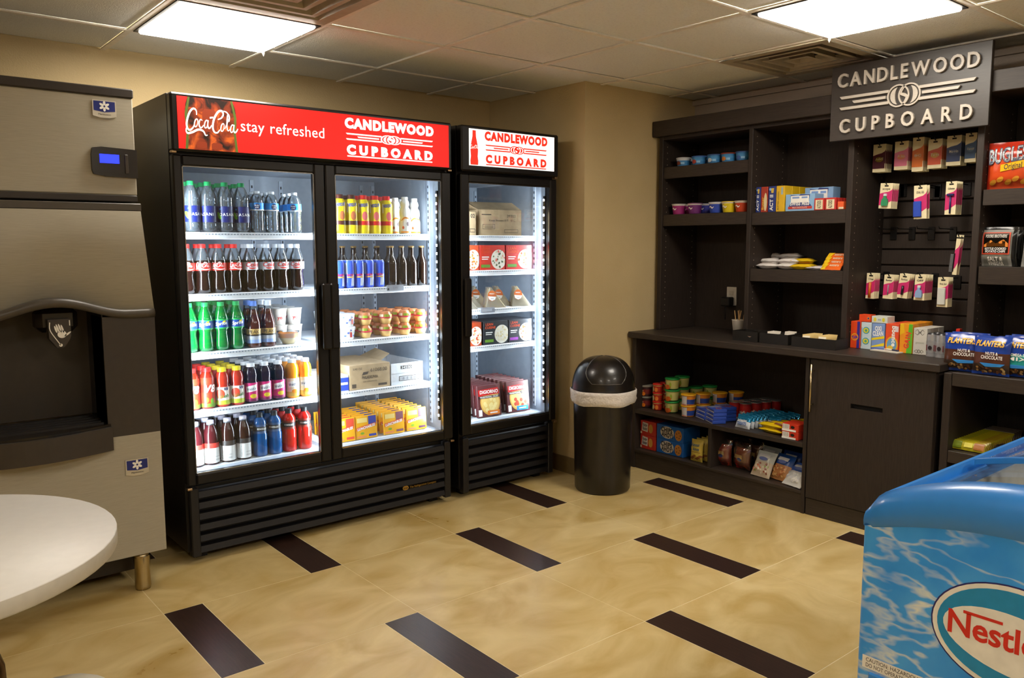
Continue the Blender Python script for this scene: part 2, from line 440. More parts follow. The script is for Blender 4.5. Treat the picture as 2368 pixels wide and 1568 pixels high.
# recessed fluorescent fixtures
glow = M('lamp_diffuser', '#ffffff', .6, emit='#fff6e8', es=21, var=0)
blk = M('black_frame', '#151311', .5)
lens_line = M('lens_line', '#cfc8b8', .6)
def lamp(i, j, label):
    x0, y0 = GX+i*G, GY+j*G; t = thing('ceiling_light', label, 'light', (x0+G/2, y0+G/2, ZC)); h = G/2-.013
    b = MB()
    for a in ((-h, h, -h, -h+.016), (-h, h, h-.016, h), (-h, -h+.016, -h+.016, h-.016), (h-.016, h, -h+.016, h-.016)): b.box(a[0], a[1], a[2], a[3], -.004, .012, blk)
    b.build('frame', t); q = h-.016
    MB().cbox(-q, q, -q, q, -.014, .01, glow, .006).build('diffuser', t)
    b = MB()
    for k in (-1, 0, 1): b.box(-q, q, k*q*.52-.0016, k*q*.52+.0016, -.0148, -.0135, lens_line)
    for k, (a, c) in zip((-.25, .3), ((-q, -q*.1), (q*.1, q))): b.box(k*q-.0016, k*q+.0016, a, c, -.0148, -.0135, lens_line)
    b.build('lens_ribs', t)
    MB().lathe([(.0001, -.03), (.004, -.022), (.008, -.012), (.007, -.006), (.004, -.004)], thin('latch_clear', '#ffffff', .4), 8, c=(h-.01, h-.01)).build('latch', t)
    return t
lamp(-2, 1, 'square ceiling light panel above the red two-door cooler')
lamp(1, -2, 'square ceiling light panel in front of the wooden letter sign')
for i, j in LIGHTS[2:]: tag(lamp(i, j, 'square ceiling light panel over the near part of the room'), group='ceiling lights over the near part of the room')
ventm = M('vent_metal', '#b4a892', .45); dark = M('duct_dark', '#15120e', .9)
def vent(i, j, label):
    x0, y0 = GX+i*G, GY+j*G; t = thing('ceiling_vent', label, 'vent', (x0+G/2, y0+G/2, ZC)); h = G/2-.013
    MB().box(-h, h, -h, h, .045, .05, dark).build('duct', t)
    for k, (a, zz) in enumerate(((h, 0), (h*.72, 0), (h*.48, 0), (h*.24, 0))):
        b = MB(); c = a-(.05 if k == 0 else .022); up = .035
        vs = [(sx*a, sy*a, zz-.004) for sx, sy in ((-1, -1), (1, -1), (1, 1), (-1, 1))]+[(sx*c, sy*c, zz-.004) for sx, sy in ((-1, -1), (1, -1), (1, 1), (-1, 1))]
        wv = [(sx*(c-.012), sy*(c-.012), up) for sx, sy in ((-1, -1), (1, -1), (1, 1), (-1, 1))]
        f = [(i_, (i_+1) % 4, (i_+1) % 4+4, i_+4) for i_ in range(4)]+[(i_+4, (i_+1) % 4+4, (i_+1) % 4+8, i_+8) for i_ in range(4)]
        b.add(vs+wv, f, ventm).build('vent_ring', t)
    MB().cbox(-h*.1, h*.1, -h*.1, h*.1, .02, .026, ventm).build('vent_core', t)
    return t
vent(2, -1, 'square louvred ceiling vent above the wooden cupboard'); vent(-2, 0, 'square louvred ceiling vent next to a ceiling light panel')

# ================================================================== GLASS-DOOR COOLERS
cblk = M('cooler_black', '#100d0c', .38, spec=.4); cblk2 = M('cooler_black_grille', '#131113', .5); liner = M('cooler_liner', '#868e9a', .5)
shelfw = M('shelf_white', '#eef2f8', .45); slot = M('shelf_slot', '#8b95a3', .6); chrome = M('chrome', '#d8d8d8', .18, 1)
pane = thin('door_glass', '#f4f8fa', .004, '#ffffff', .012, .02, 1.35); steel = M('bright_edge', '#8d8a86', .25, 1)
led = M('led_dot', '#ffffff', .5, emit='#f2f7ff', es=14, var=0); track = M('shelf_track', '#9aa4b2', .5)
white_p = M('print_white', '#f6f4ee', .5, var=0)
YF, YFB = 1.60, 2.355
def cooler(x0, x1, doors, label, bays, nled, sign):
    t = thing('glass_door_cooler', label, 'cooler', ((x0+x1)/2, YF, 0)); X = (x0+x1)/2
    def L(mb, name, par=t):
        mb.v = [(a-X, b-YF, c) for a, b, c in mb.v]; return mb.build(name, par)
    w = .032
    b = MB()
    b.cbox(x0, x0+w, YF+.0402, YFB, .05, 2.0, cblk, .0008); b.cbox(x1-w, x1, YF+.0402, YFB, .05, 2.0, cblk, .0008)
    b.box(x0+w, x1-w, YFB-.035, YFB, .05, 2.0, cblk); b.box(x0+w, x1-w, YF+.0402, YFB-.035, 1.75, 2.0, cblk)
    b.box(x0+w, x1-w, YF+.06, YFB-.035, .06, .355, cblk)
    for xx in (x0+.05, x1-.10):
        for yy in (YF+.09, YFB-.12): b.box(xx, xx+.05, yy, yy+.05, 0, .052, cblk)
    L(b, 'body')
    b = MB(); i0, i1, k = x0+w, x1-w, YFB-.035
    b.box(i0, i0+.008, YF+.06, k, .355, 1.75, liner); b.box(i1-.008, i1, YF+.06, k, .355, 1.75, liner)
    b.box(i0+.008, i1-.008, k-.008, k, .355, 1.75, liner); b.box(i0+.008, i1-.008, YF+.06, k-.008, 1.742, 1.75, liner)
    b.box(i0+.008, i1-.008, YF+.06, k-.008, .355, .395, liner)
    L(b, 'liner')
    # shelf tracks with their rows of slots
    for xx in [i0+.012]+[q for bb in bays for q in (bb[0]+.06, bb[1]-.06)]+[i1-.012-.02]:
        b = MB(); b.box(xx, xx+.02, k-.014, k-.008, .42, 1.72, track)
        for n in range(40): b.box(xx+.006, xx+.014, k-.0146, k-.014, .43+n*.032, .444+n*.032, M('slot_dark', '#2a2f38', .8))
        L(b, 'shelf_track')
    for sx, s in ((i0+.009, 1), (i1-.009, -1)):
        for yy in (YF+.14,):
            b = MB(); b.box(min(sx, sx+s*.004), max(sx, sx+s*.004), yy, yy+.02, .42, 1.72, track)
            for n in range(40): b.box(min(sx+s*.004, sx+s*.0046), max(sx+s*.004, sx+s*.0046), yy+.006, yy+.014, .43+n*.032, .444+n*.032, MATS['slot_dark'])
            L(b, 'shelf_track')
    # header box with lit sign
    b = MB(); b.cbox(x0, x1, YF-.012, YF+.040, 1.765, 2.0, cblk, .008); L(b, 'header')
    sign(L)
    # doors
    for dx0, dx1, gx0, gx1, hside in doors:
        b = MB(); z0, z1, g0, g1 = .352, 1.752, .40, 1.708
        b.cbox(dx0, gx0, YF, YF+.04, z0, z1, cblk, .006); b.cbox(gx1, dx1, YF, YF+.04, z0, z1, cblk, .006)
        b.cbox(gx0, gx1, YF, YF+.04, z0, g0, cblk, .006); b.cbox(gx0, gx1, YF, YF+.04, g1, z1, cblk, .006)
        d = L(b, 'door')
        b = MB(); e = .004
        for a in ((gx0, gx0+e, g0, g1), (gx1-e, gx1, g0, g1), (gx0, gx1, g0, g0+e), (gx0, gx1, g1-e, g1)): b.box(a[0], a[1], YF+.006, YF+.012, a[2], a[3], steel)
        L(b, 'glass_edging', d)
        L(MB().box(gx0, gx1, YF+.014, YF+.018, g0, g1, pane), 'glass_pane', d)
        hx = gx1+.022 if hside > 0 else gx0-.045
        b = MB(); b.cbox(hx-.014, hx+.03, YF-.042, YF-.02, .895, 1.205, cblk, .007)
        for zz in (.91, 1.165): b.box(hx, hx+.016, YF-.025, YF+.001, zz, zz+.03, cblk)
        L(b, 'door_handle', d)
        hz = dx0 if hside > 0 else dx1
        for zz in (.335, 1.757): L(MB().cbox(hz-.018 if hside < 0 else hz-.004, hz+.004 if hside < 0 else hz+.018, YF-.004, YF+.02, zz, zz+.010, M('hinge_metal', '#b49a78', .35, 1), .002), 'hinge')
    # louvred grille at the foot
    b = MB(); b.cbox(x0+.012, x0+.05, YF+.012, YF+.055, .03, .335, cblk2); b.cbox(x1-.05, x1-.012, YF+.012, YF+.055, .03, .335, cblk2); b.box(x0+.05, x1-.05, YF+.05, YF+.058, .03, .335, cblk)
    L(b, 'grille_frame')
    for n in range(6):
        z = .045+n*.049
        L(MB().prism([(YF+.016, z), (YF+.05, z+.012), (YF+.05, z+.03), (YF+.022, z+.026)], 'x', x0+.05, x1-.05, cblk2), 'grille_slat')
    # strips of white LEDs inside the front corners
    for sx, s in nled:
        b = MB(); b.box(sx-.008, sx+.008, YF+.05, YF+.062, .45, 1.66, blk); st = L(b, 'led_strip')
        b = MB()
        for n in range(28): b.box(sx-.005, sx+.005, YF+.062, YF+.0635, .47+n*.043, .484+n*.043, led)
        if s < 0:
            for n in range(28): b.box(sx-.0095, sx-.008, YF+.051, YF+.061, .47+n*.043, .482+n*.043, led)
        L(b, 'led_dots', st)['kind'] = 'stuff'
    # perforated shelves with price rails
    for bx0, bx1, zs in bays:
        for z in zs:
            b = MB(); b.box(bx0, bx1, YF+.105, k-.03, z-.016, z-.001, shelfw)
            b.cbox(bx0, bx1, YF+.095, YF+.106, z-.030, z+.0, shelfw, .002)
            for n in range(int((bx1-bx0)/.014)): b.box(bx0+.006+n*.014, bx0+.014+n*.014, YF+.0944, YF+.0952, z-.011, z-.006, slot)
            b.box(bx0-.012, bx0+.004, YF+.12, k-.03, z-.03, z-.012, track); b.box(bx1-.004, bx1+.012, YF+.12, k-.03, z-.03, z-.012, track)
            L(b, 'shelf')
        b = MB()
        for n in range(30): b.box(bx0, bx1, YF+.10+n*.022, YF+.106+n*.022, .395, .3995, shelfw)
        L(b, 'floor_rack')
    return t
red_lit = M('sign_red_lit', '#d8140e', .5, emit='#ee1a12', es=.62, var=0)
wht_lit = M('sign_white_lit', '#ffffff', .5, emit='#fffdf6', es=.75, var=0)
wht_txt = M('sign_letter_lit', '#ffffff', .5, emit='#fff6ee', es=.8, var=0)
red_txt = M('sign_red_text', '#e02a16', .5, emit='#ea2c18', es=.7, var=0)
brn_lit = M('sign_bottle_lit', '#3a1508', .5, emit='#4a1a08', es=.6, var=0); org2_lit = M('sign_brown_lit', '#7a2a10', .5, emit='#8a3010', es=.6, var=0); org_lit = M('sign_amber_lit', '#b8481a', .5, emit='#c8501c', es=.75, var=0)
def cola_picture():
    m, nt, b = nodes('cola_picture'); L = nt.links.new; g = nt.nodes.new('ShaderNodeNewGeometry'); n = nt.nodes.new('ShaderNodeTexNoise')
    n.inputs['Scale'].default_value = 16; n.inputs['Detail'].default_value = 3; n.inputs['Distortion'].default_value = 1.2; L(g.outputs['Position'], n.inputs['Vector'])
    r = nt.nodes.new('ShaderNodeValToRGB'); e = r.color_ramp.elements; e[0].position = .36; e[0].color = lin('#1c0a04')+(1,); e[1].position = .70; e[1].color = lin('#c85a18')+(1,)
    q = r.color_ramp.elements.new(.52); q.color = lin('#7a2a0c')+(1,); L(n.outputs['Fac'], r.inputs[0]); L(r.outputs[0], b.inputs['Base Color']); L(r.outputs[0], b.inputs['Emission Color']); b.inputs['Emission Strength'].default_value = .7
    return m
hp = lambda px, py: ony(px, py, YF-.016)
def sign2(L):
    y = YF-.0125; z0, z1 = 1.775, 1.985
    p = L(MB().box(-1.084, .262, y-.002, y, z0, z1, red_lit), 'sign_panel')
    fr = plane((0, y-.002, 0), (1, 0, 0), (0, 0, 1))
    xa, xb = hp(428, 290).x, hp(548, 300).x; c, w = (xa+xb)/2, (xb-xa)/2
    b = MB(); N = 12
    out = [(1.0, 0), (.94, .1), (.93, .3), (1.0, .55), (1.0, .7), (.96, .85), (.86, 1.0)]
    b.put(poly2([(c+w*q, z0+(z1-z0)*s) for q, s in out]+[(c-w*q, z0+(z1-z0)*s) for q, s in out[::-1]]), fr, cola_picture(), .0006)
    for (q0, q1, s0, s1, mm) in ((-.34, .22, .36, .80, org2_lit), (-.60, -.20, .03, .16, org2_lit), (-.02, .40, .02, .15, org2_lit)):
        u0, u1, v0, v1 = c+w*q0, c+w*q1, z0+(z1-z0)*s0, z0+(z1-z0)*s1; e = (u1-u0)*.16; f_ = (v1-v0)*.2
        b.put(poly2([(u0+e, v0), (u1-e, v0), (u1, v0+f_), (u1, v1-f_), (u1-e, v1), (u0+e, v1), (u0, v1-f_), (u0, v0+f_)]), fr, mm, .0009 if mm is org2_lit else .0012)
    for sd in (-1, 1): b.put(poly2([(c+sd*w*1.02, z0), (c+sd*w*.95, z0+.08), (c+sd*w*1.0, z1-.07), (c+sd*w*.86, z1), (c+sd*w*.78, z1), (c+sd*w*.9, z1-.07), (c+sd*w*.86, z0+.08), (c+sd*w*.92, z0)]), fr, M('sign_glass_lit', '#4a5a20', .5, emit='#5a6a24', es=.5, var=0), .0011)
    L(b, 'bottle_picture', p)
    b = MB(); lg = script_logo(); s = (xb-xa)*1.0/10
    b.put(xf2(lg, s, s*1.2, xa+.002, z0+.062), fr, wht_txt, .0015); L(b, 'script_wordmark', p); b = MB()
    xa, xb = hp(557, 300).x, hp(750, 312).x
    mx = lambda S: max(q[0] for q in S[0]); k_ = (xb-xa)/mx(text2('stay refreshed', .046, 'r', .03)); w2 = text2('refreshed', .046, 'r', .03)
    for S_, x_ in ((text2('stay', .046, 'r', .03), xa), (w2, xb-mx(w2)*k_)): L(MB().put(xf2(S_, k_, 1, x_, 1.866), fr, wht_txt, .0012), 'slogan_word', p)
    b = MB()
    xa, xb = hp(798, 320).x, hp(1003, 320).x
    b.put(xf2(cupboard_logo(xb-xa), sy=.53, dx=(xa+xb)/2, dy=1.885), fr, wht_txt, .0012)
    L(b, 'sign_lettering', p)
def sign1(L):
    y = YF-.0125; z0, z1 = 1.795, 1.984
    p = L(MB().box(.392, .992, y-.002, y, z0, z1, wht_lit), 'sign_panel'); fr = plane((0, y-.002, 0), (1, 0, 0), (0, 0, 1))
    b = MB(); c = hp(1097, 340).x; w, h = .026, z1-z0-.012
    o = [(.95, 0), (1, .12), (.85, .25), (.95, .4), (.95, .5), (.7, .68), (.45, .82), (.42, 1)]
    b.put(poly2([(c+w*q, z0+.004+h*s) for q, s in o]+[(c-w*q, z0+.004+h*s) for q, s in o[::-1]]), fr, red_txt, .0006)
    b.put(xf2(script_logo(), w*2/10, w*2/10, c-w, z0+.085), fr, wht_txt, .001)
    L(b, 'bottle_silhouette', p)
    xa, xb = hp(1121, 340).x, hp(1266, 345).x
    L(MB().put(xf2(cupboard_logo(xb-xa), 1.0, .58, dx=(xa+xb)/2, dy=1.893), fr, red_txt, .0008), 'sign_lettering', p)
ZS = [1.437, 1.17, .913, .657]; ZB = .3995
cooler(-1.11, .285, [(-1.108, -.4285, -1.07, -.482, 1), (-.4265, .283, -.375, .225, -1)], 'black two-door drinks cooler under a lit red sign', [(-1.045, -.44, ZS), (-.40, .205, ZS)], [(-1.062, 1), (-.428, 1), (.236, -1)], sign2)
ZF = [1.433, 1.241, 1.026, .82]
cooler(.345, 1.03, [(.347, 1.028, .401, .978, -1)], 'black single-door freezer under a lit white sign', [(.40, .945, ZF)], [(.392, 1), (.985, -1)], sign1)
# gold maker's lettering on the grille
gold = M('gold_print', '#b08a3a', .4, .6)
fr = plane((0, 0, 0), (1, 0, 0), (0, 0, 1)); o = [q for q in COL.objects if q.name.startswith('grille_slat')]
xa, xb = ony(938, 1140, YF+.02).x, ony(1010, 1130, YF+.02).x
b = MB(); b.put(xf2(ell2(0, 0, .018, .012), dx=xa, dy=.131), plane((0, YF+.0195, 0), (1, 0, 0), (0, 0, 1)), gold, .001)
b.put(xf2(text2('true', .010, 'b', center=True), dx=xa, dy=.126), plane((0, YF+.0195, 0), (1, 0, 0), (0, 0, 1)), cblk, .0016)
b.put(xf2(text2('The Refrigeration Company', .011, 'r', width=xb-xa-.03), dx=xa+.026, dy=.125), plane((0, YF+.0195, 0), (1, 0, 0), (0, 0, 1)), gold, .001)
pr = [q for q in COL.objects if q.name.startswith('glass_door_cooler')][0]
b.v = [(a-pr.location.x, c-YF, d) for a, c, d in b.v]; b.build('maker_badge', pr)
LEDC = (.88, .95, 1.0)
for x, rz, e in ((-1.045, .85, 7), (-.438, -.85, 7), (-.418, .85, 7), (.215, -.85, 9)): area('cooler_led', (x, YF+.07, 1.06), .02, e, LEDC, (PI/2, 0, -rz), 1.24)
for x, rz, e in ((.405, .85, 5), (.972, -.85, 8.5)): area('freezer_led', (x, YF+.07, 1.06), .02, e, LEDC, (PI/2, 0, -rz), 1.24)
# ================================================================== ICE MACHINE ON ITS DISPENSER
sts = textured('brushed_steel', '#a39d8c', '#afa998', scale=(3, 3, 160), nscale=6, detail=4, rough=.42, spec=.5); 
icb = M('dark_plastic', '#383129', .5); icb2 = M('dark_plastic_gloss', '#1b1613', .25); trim_d = M('trim_charcoal', '#2f2822', .45); trim_g = M('trim_grey', '#4a443c', .4)
bluep = M('badge_blue', '#1c2a78', .4); silv = M('badge_silver', '#cfcabc', .3, .5); screen = M('screen_blue', '#2030ff', .4, emit='#2433ff', es=1.6, var=0)
IX0, IX1, IYB = -2.02, -1.25, 2.33
def badge(par, x, z, y, w=.085, h=.065):
    fr = plane((x, y, z), (1, 0, 0), (0, 0, 1)); b = MB()
    o = [(-w/2, -h*.42), (-w*.2, -h*.52), (w*.2, -h*.52), (w/2, -h*.42), (w/2, h/2), (-w/2, h/2)]
    b.put(poly2(o), fr, silv, 0, .002)
    b.put(poly2([(-w*.45, -h*.12), (0, -h*.2), (w*.45, -h*.12), (w*.45, h*.44), (-w*.45, h*.44)]), fr, bluep, .0026)
    for k in range(6):
        b.put(xf2(ell2(.0115, 0, .0085, .0048, 10), rot=k*PI/3+PI/6, dy=h*.15), fr, white_p, .0032)
    b.put(xf2(text2('Manitowoc', .007, 'r', center=True), dy=-h*.37), fr, trim_d, .0028)
    b.build('maker_badge', par)
t = thing('ice_maker', 'brushed steel ice maker head with blue screen sitting on the ice dispenser', 'ice maker', (0, 0, 0))
MB().cbox(IX0, IX1, 1.60, IYB, 1.578, 1.955, sts, .004).build('body', t)
MB().cbox(IX0-.003, IX1+.003, 1.595, IYB, 1.955, 1.99, trim_d, .004).build('top_cap', t)
MB().cbox(IX0, IX1, 1.597, IYB, 1.552, 1.578, trim_d, .003).build('base_trim', t)
badge(t, -1.355, 1.905, 1.598)
b = MB(); pts = [(0, -.055), (0, .055), (-.13, .06), (-.16, .055), (-.165, .03), (-.165, -.03), (-.16, -.045), (-.12, -.052)]
b.prism([(IX1+.002+x, 1.70+z) for x, z in pts], 'y', 1.585, 1.602, icb2); cp = b.build('control_panel', t)
MB().box(IX1-.135, IX1-.065, 1.582, 1.5855, 1.698, 1.732, screen).build('screen', cp)
MB().cbox(IX1-.045, IX1-.032, 1.581, 1.5855, 1.66, 1.735, icb, .002).build('button_strip', cp)
t = thing('ice_dispenser', 'steel ice dispenser cabinet with dark dispensing bay and hand symbol chute', 'ice dispenser', (0, 0, 0))
zt, zm, zl, zb = 1.545, 1.13, .645, .155; yt, ym = 1.575, 1.455
b = MB(); b.box(IX0, IX1, yt+.04, IYB, 1.20, zt, sts); b.box(IX0, IX1, yt+.04, IYB, zb, .66, sts); b.box(IX0, -1.934, yt+.04, IYB, .66, 1.20, sts); b.box(-1.436, IX1, yt+.04, IYB, .66, 1.20, sts); b.box(-1.934, -1.436, 1.725, IYB, .66, 1.20, sts); b.build('cabinet', t)
# upper front panel leans outward; its lower edge swoops up over the bay
cx = -1.60
def swoop(x): 
    d = abs(x-cx); return zm+.0+(.055*(.5+.5*math.cos(PI*min(1, d/.26))))
N = 28; xs = [IX0+(IX1-IX0)*i/N for i in range(N+1)]
def yfront(z): return ym+(yt-ym)*max(0, (z-zm))/(zt-zm)
b = MB(); vs = [(x, yfront(zt-.03), zt-.03) for x in xs]+[(x, yfront(swoop(x)), swoop(x)) for x in xs]+[(x, yt+.05, swoop(x)) for x in xs]
b.add(vs, [(i+N+1, i+N+2, i+1, i) for i in range(N)]+[(i+2*N+2, i+2*N+3, i+N+2, i+N+1) for i in range(N)], sts, True)
for i_ in (0, N):
    b.add([vs[i_], vs[i_+N+1], vs[i_+2*N+2], (xs[i_], yt+.05, zt-.03)], [(0, 1, 2, 3)], sts)
b.build('upper_panel', t)
MB().cbox(IX0-.002, IX1+.004, yt-.008, yt+.05, zt-.03, zt, trim_g, .003).build('top_trim', t)
b = MB(); vs = []
for x in xs:
    s = swoop(x); bul = .028*(.5+.5*math.cos(PI*min(1, abs(x-cx)/.26)))
    vs += [(x, ym-.006-bul, s+.004), (x, ym-.014-bul, s-.01), (x, ym-.006-bul, s-.028), (x, ym+.03, s-.028), (x, ym+.03, s+.006)]
b.add(vs, [(5*i+k, 5*(i+1)+k, 5*(i+1)+(k+1) % 5, 5*i+(k+1) % 5) for i in range(N) for k in range(5)]+[(4, 3, 2, 1, 0), tuple(5*N+k for k in range(5))], trim_g, True); b.build('swoop_trim', t)
bx0, bx1, by = -1.93, -1.44, 1.70                      # bay opening
MB().box(bx1, IX1, ym, yt+.05, zl, zm-.02, icb).build('bay_panel', t); MB().box(IX0, bx0, ym, yt+.05, zl, zm-.02, icb).build('bay_panel', t)
b = MB(); b.box(bx0, bx1, by, by+.02, zl+.06, zm+.04, icb); b.box(bx1, bx1+.004, ym+.01, by, zl, zm+.02, icb2); b.box(bx0-.004, bx0, ym+.01, by, zl, zm+.02, icb2)
b.box(bx0, bx1, ym+.06, by, zm+.02, zm+.03, icb2); b.build('bay_lining', t)
b = MB(); ox = -1.58
b.cbox(ox-.07, ox+.07, 1.50, 1.60, 1.06, 1.15, icb2, .02); b.prism([(ox-.038, 1.11), (ox-.036, 1.04), (ox-.012, 1.005), (ox+.012, 1.005), (ox+.036, 1.04), (ox+.038, 1.11)], 'y', 1.475, 1.52, icb)
ch = b.build('ice_chute', t); fr = plane((ox, 1.474, 1.05), (1, 0, 0), (0, 0, 1)); b = MB()
b.put(ell2(.006, .004, .015, .014), fr, white_p, .001)
for k, (a, l) in enumerate(((-.010, .028), (-.003, .034), (.005, .035), (.0125, .031))): b.put(xf2(ell2(0, l*.5, .0032, l*.5, 10), rot=.28, dx=a, dy=.010), fr, white_p, .001)
b.put(xf2(ell2(0, .011, .0035, .014, 10), rot=-.95, dx=.016, dy=-.002), fr, white_p, .001)
b.put(stroke2([(-.032, .05), (-.032, .02), (-.010, -.02), (0, -.036)], .003), fr, white_p, .001); b.put(stroke2([(.033, .055), (.033, .035)], .003), fr, white_p, .001); b.put(ell2(0, -.036, .006, .006), fr, white_p, .001)
b.build('hand_symbol', ch)
# drip tray, bowed forward
b = MB(); n = 14; P = [(-1.96+.53*i/n, ym-.012-.075*math.sin(PI*min(1, max(0, (i/n)*.9+.05)))) for i in range(n+1)]
out = [(x, y) for x, y in P]+[(P[-1][0], ym+.02), (P[0][0], ym+.02)]
b.prism(out, 'z', .60, .69, icb); b.build('drip_tray', t)
b = MB(); b.prism([(x*.985-.024, y+.015) for x, y in P]+[(P[-1][0]-.005, by), (P[0][0]+.005, by)], 'z', .688, .70, icb2)
tr = b.build('drip_grid', t)
for k in range(5): MB().box(-1.92, -1.45, ym+.02+k*.045, ym+.03+k*.045, .70, .705, icb2).build('grid_bar', tr)
b = MB(); b.prism([(ym, zl), (ym, zb+.002), (yt+.045, zb+.002), (yt+.045, zl)], 'x', IX0, IX1, sts); b.build('lower_panel', t)
badge(t, -1.345, .515, ym-.002)
MB().box(IX0+.04, IX1-.06, 1.60, IYB-.05, .05, zb, trim_d).build('base_pan', t)
chr2 = M('leg_metal', '#b4a684', .25, 1)
for x in (-1.95, -1.335):
    for y in (1.50, 2.25): MB().lathe([(.03, zb), (.033, zb-.02), (.029, zb-.07), (.0285, zb-.072), (.031, .012), (.029, 0)], chr2, 16, c=(x, y)).build('leg', t)

# ================================================================== TABLE AND CHAIR
tw = M('table_laminate', '#dad8d3', .45, var=.02); te = M('table_edge', '#b8b2a4', .5); tub = M('leg_tube', '#5b4c3c', .3, 1)
t = thing('round_table', 'round white laminate table in front of the ice dispenser', 'table', (-2.16, .176, 0))
MB().lathe([(.0001, .702), (.40, .702), (.422, .704), (.424, .708), (.424, .738), (.422, .74), (.0001, .74)], te, 64, mfun=lambda z: tw if z > .7385 else te).build('table_top', t)
MB().lathe([(.03, .40), (.03, .688), (.12, .692), (.12, .702)], tub, 20).build('column', t)
for a in (.74, .74+PI/2, .74+PI, .74+1.5*PI):
    c, s = math.cos(a), math.sin(a)
    MB().tube([(c*r, s*r, z) for r, z in ((.02, .40), (.12, .425), (.20, .425), (.245, .405), (.262, .36), (.275, .15), (.285, .012))], .012, tub, 10).build('leg', t)
seatm = M('chair_shell', '#ddd8c6', .3, coat=.3)
t = thing('cafe_chair', 'cream plastic shell chair pushed up to the round table', 'chair', (-2.052, -.196, 0), -PI/2)
b = MB(); vs, fs = [], []; n = 16
for j in range(n+1):
    for i in range(n+1):
        u, v = i/n*2-1, j/n*2-1; k = (abs(u)**6+abs(v)**6)**(1/6) if (u or v) else 0; mx = max(abs(u), abs(v)); q = mx/k if k else 1
        x, y = u*q*.215, v*q*.24; z = .452-.030*(1-min(1, (u*u+v*v)))-.008*max(0, v)**4
        vs.append((x, y, z))
fs = [(j*(n+1)+i, j*(n+1)+i+1, (j+1)*(n+1)+i+1, (j+1)*(n+1)+i) for j in range(n) for i in range(n)]
k = len(vs); vs2 = vs+[(x, y, z-.010) for x, y, z in vs]
edge = [(i, i+1) for i in range(n)]+[(n+j*(n+1), n+(j+1)*(n+1)) for j in range(n)]+[(n*(n+1)+i+1, n*(n+1)+i) for i in range(n)]+[((j+1)*(n+1), j*(n+1)) for j in range(n)]
b.add(vs2, fs+[tuple(q+k for q in f[::-1]) for f in fs]+[(b_, a_, a_+k, b_+k) for a_, b_ in edge], seatm, True); b.build('seat', t)
b = MB(); vs = []
for j in range(9):
    for i in range(13):
        u, v = i/12*2-1, j/8; w = .2*(1-.12*v*v)*(1 if v < .85 else .92)
        vs.append((u*w, -.205-.06*v+.045*u*u, .50+.31*v-(.03*u*u if j == 8 else 0)))
fs = [(j*13+i, j*13+i+1, (j+1)*13+i+1, (j+1)*13+i) for j in range(8) for i in range(12)]; k = len(vs)
b.add(vs+[(x, y-.009, z) for x, y, z in vs], fs+[tuple(q+k for q in f[::-1]) for f in fs]+[(i+1, i, i+k, i+1+k) for i in range(12)]+[(96+i+8, 96+i+9, 96+i+9+k, 96+i+8+k) for i in range(12)], seatm, True); b.build('backrest', t)
for s in (-1, 1):
    MB().tube([(s*.15, -.20, .44), (s*.175, -.21, .42), (s*.19, -.235, .012)], .011, tub, 8).build('leg', t)
    MB().tube([(s*.15, .14, .425), (s*.175, .16, .40), (s*.185, .18, .012)], .011, tub, 8).build('leg', t)
    MB().tube([(s*.12, -.20, .445), (s*.13, -.235, .5), (s*.13, -.25, .62)], .009, tub, 8).build('back_support', t)

# ================================================================== WASTE BIN
binm = M('bin_plastic', '#1a1613', .30, coat=.15); bagm = textured('liner_bag', '#cfc7bf', '#e4ddd6', scale=(4, 4, 30), nscale=12, rough=.45, bump=.5, bscale=60)
t = thing('waste_bin', 'black round waste bin with dome lid and white liner', 'bin', (1.085, 1.27, 0))
zr = .555
MB().lathe([(.0001, .0), (.15, .0), (.157, .012), (.160, .15), (.168, zr-.02), (.172, zr)], binm, 40).build('body', t)
b = MB(); n = 48; R = random.Random(3); prof = [(.1735, zr-.055, .004), (.180, zr-.045, .006), (.186, zr-.03, .005), (.184, zr-.012, .005), (.186, zr+.004, .003), (.187, zr+.022, .002), (.182, zr+.024, .001)]
vs = [((r+k*R.uniform(-1, 1))*math.sin(2*PI*i/n), -(r+k*R.uniform(-1, 1))*math.cos(2*PI*i/n), z+.004*math.sin(5*2*PI*i/n)*(1 if j < 2 else .3)) for j, (r, z, k) in enumerate(prof) for i in range(n)]
b.add(vs, [(j*n+i, j*n+(i+1) % n, (j+1)*n+(i+1) % n, (j+1)*n+i) for j in range(len(prof)-1) for i in range(n)], bagm, True).build('liner_bag', t)
d0 = zr+.018
dome = [(.180, d0-.012), (.180, d0)]+[(.176*math.cos(a), d0+.012+.205*math.sin(a)) for a in [i*PI/2/14 for i in range(15)]]; dome = [(r**.7*.176**.3 if r > .001 else r, d0+.012+(z-d0-.012)*.86) if z > d0+.012 else (r, z) for r, z in dome]
dome[-1] = (.0005, dome[-1][1])
MB().lathe(dome, binm, 48).build('dome_lid', t)
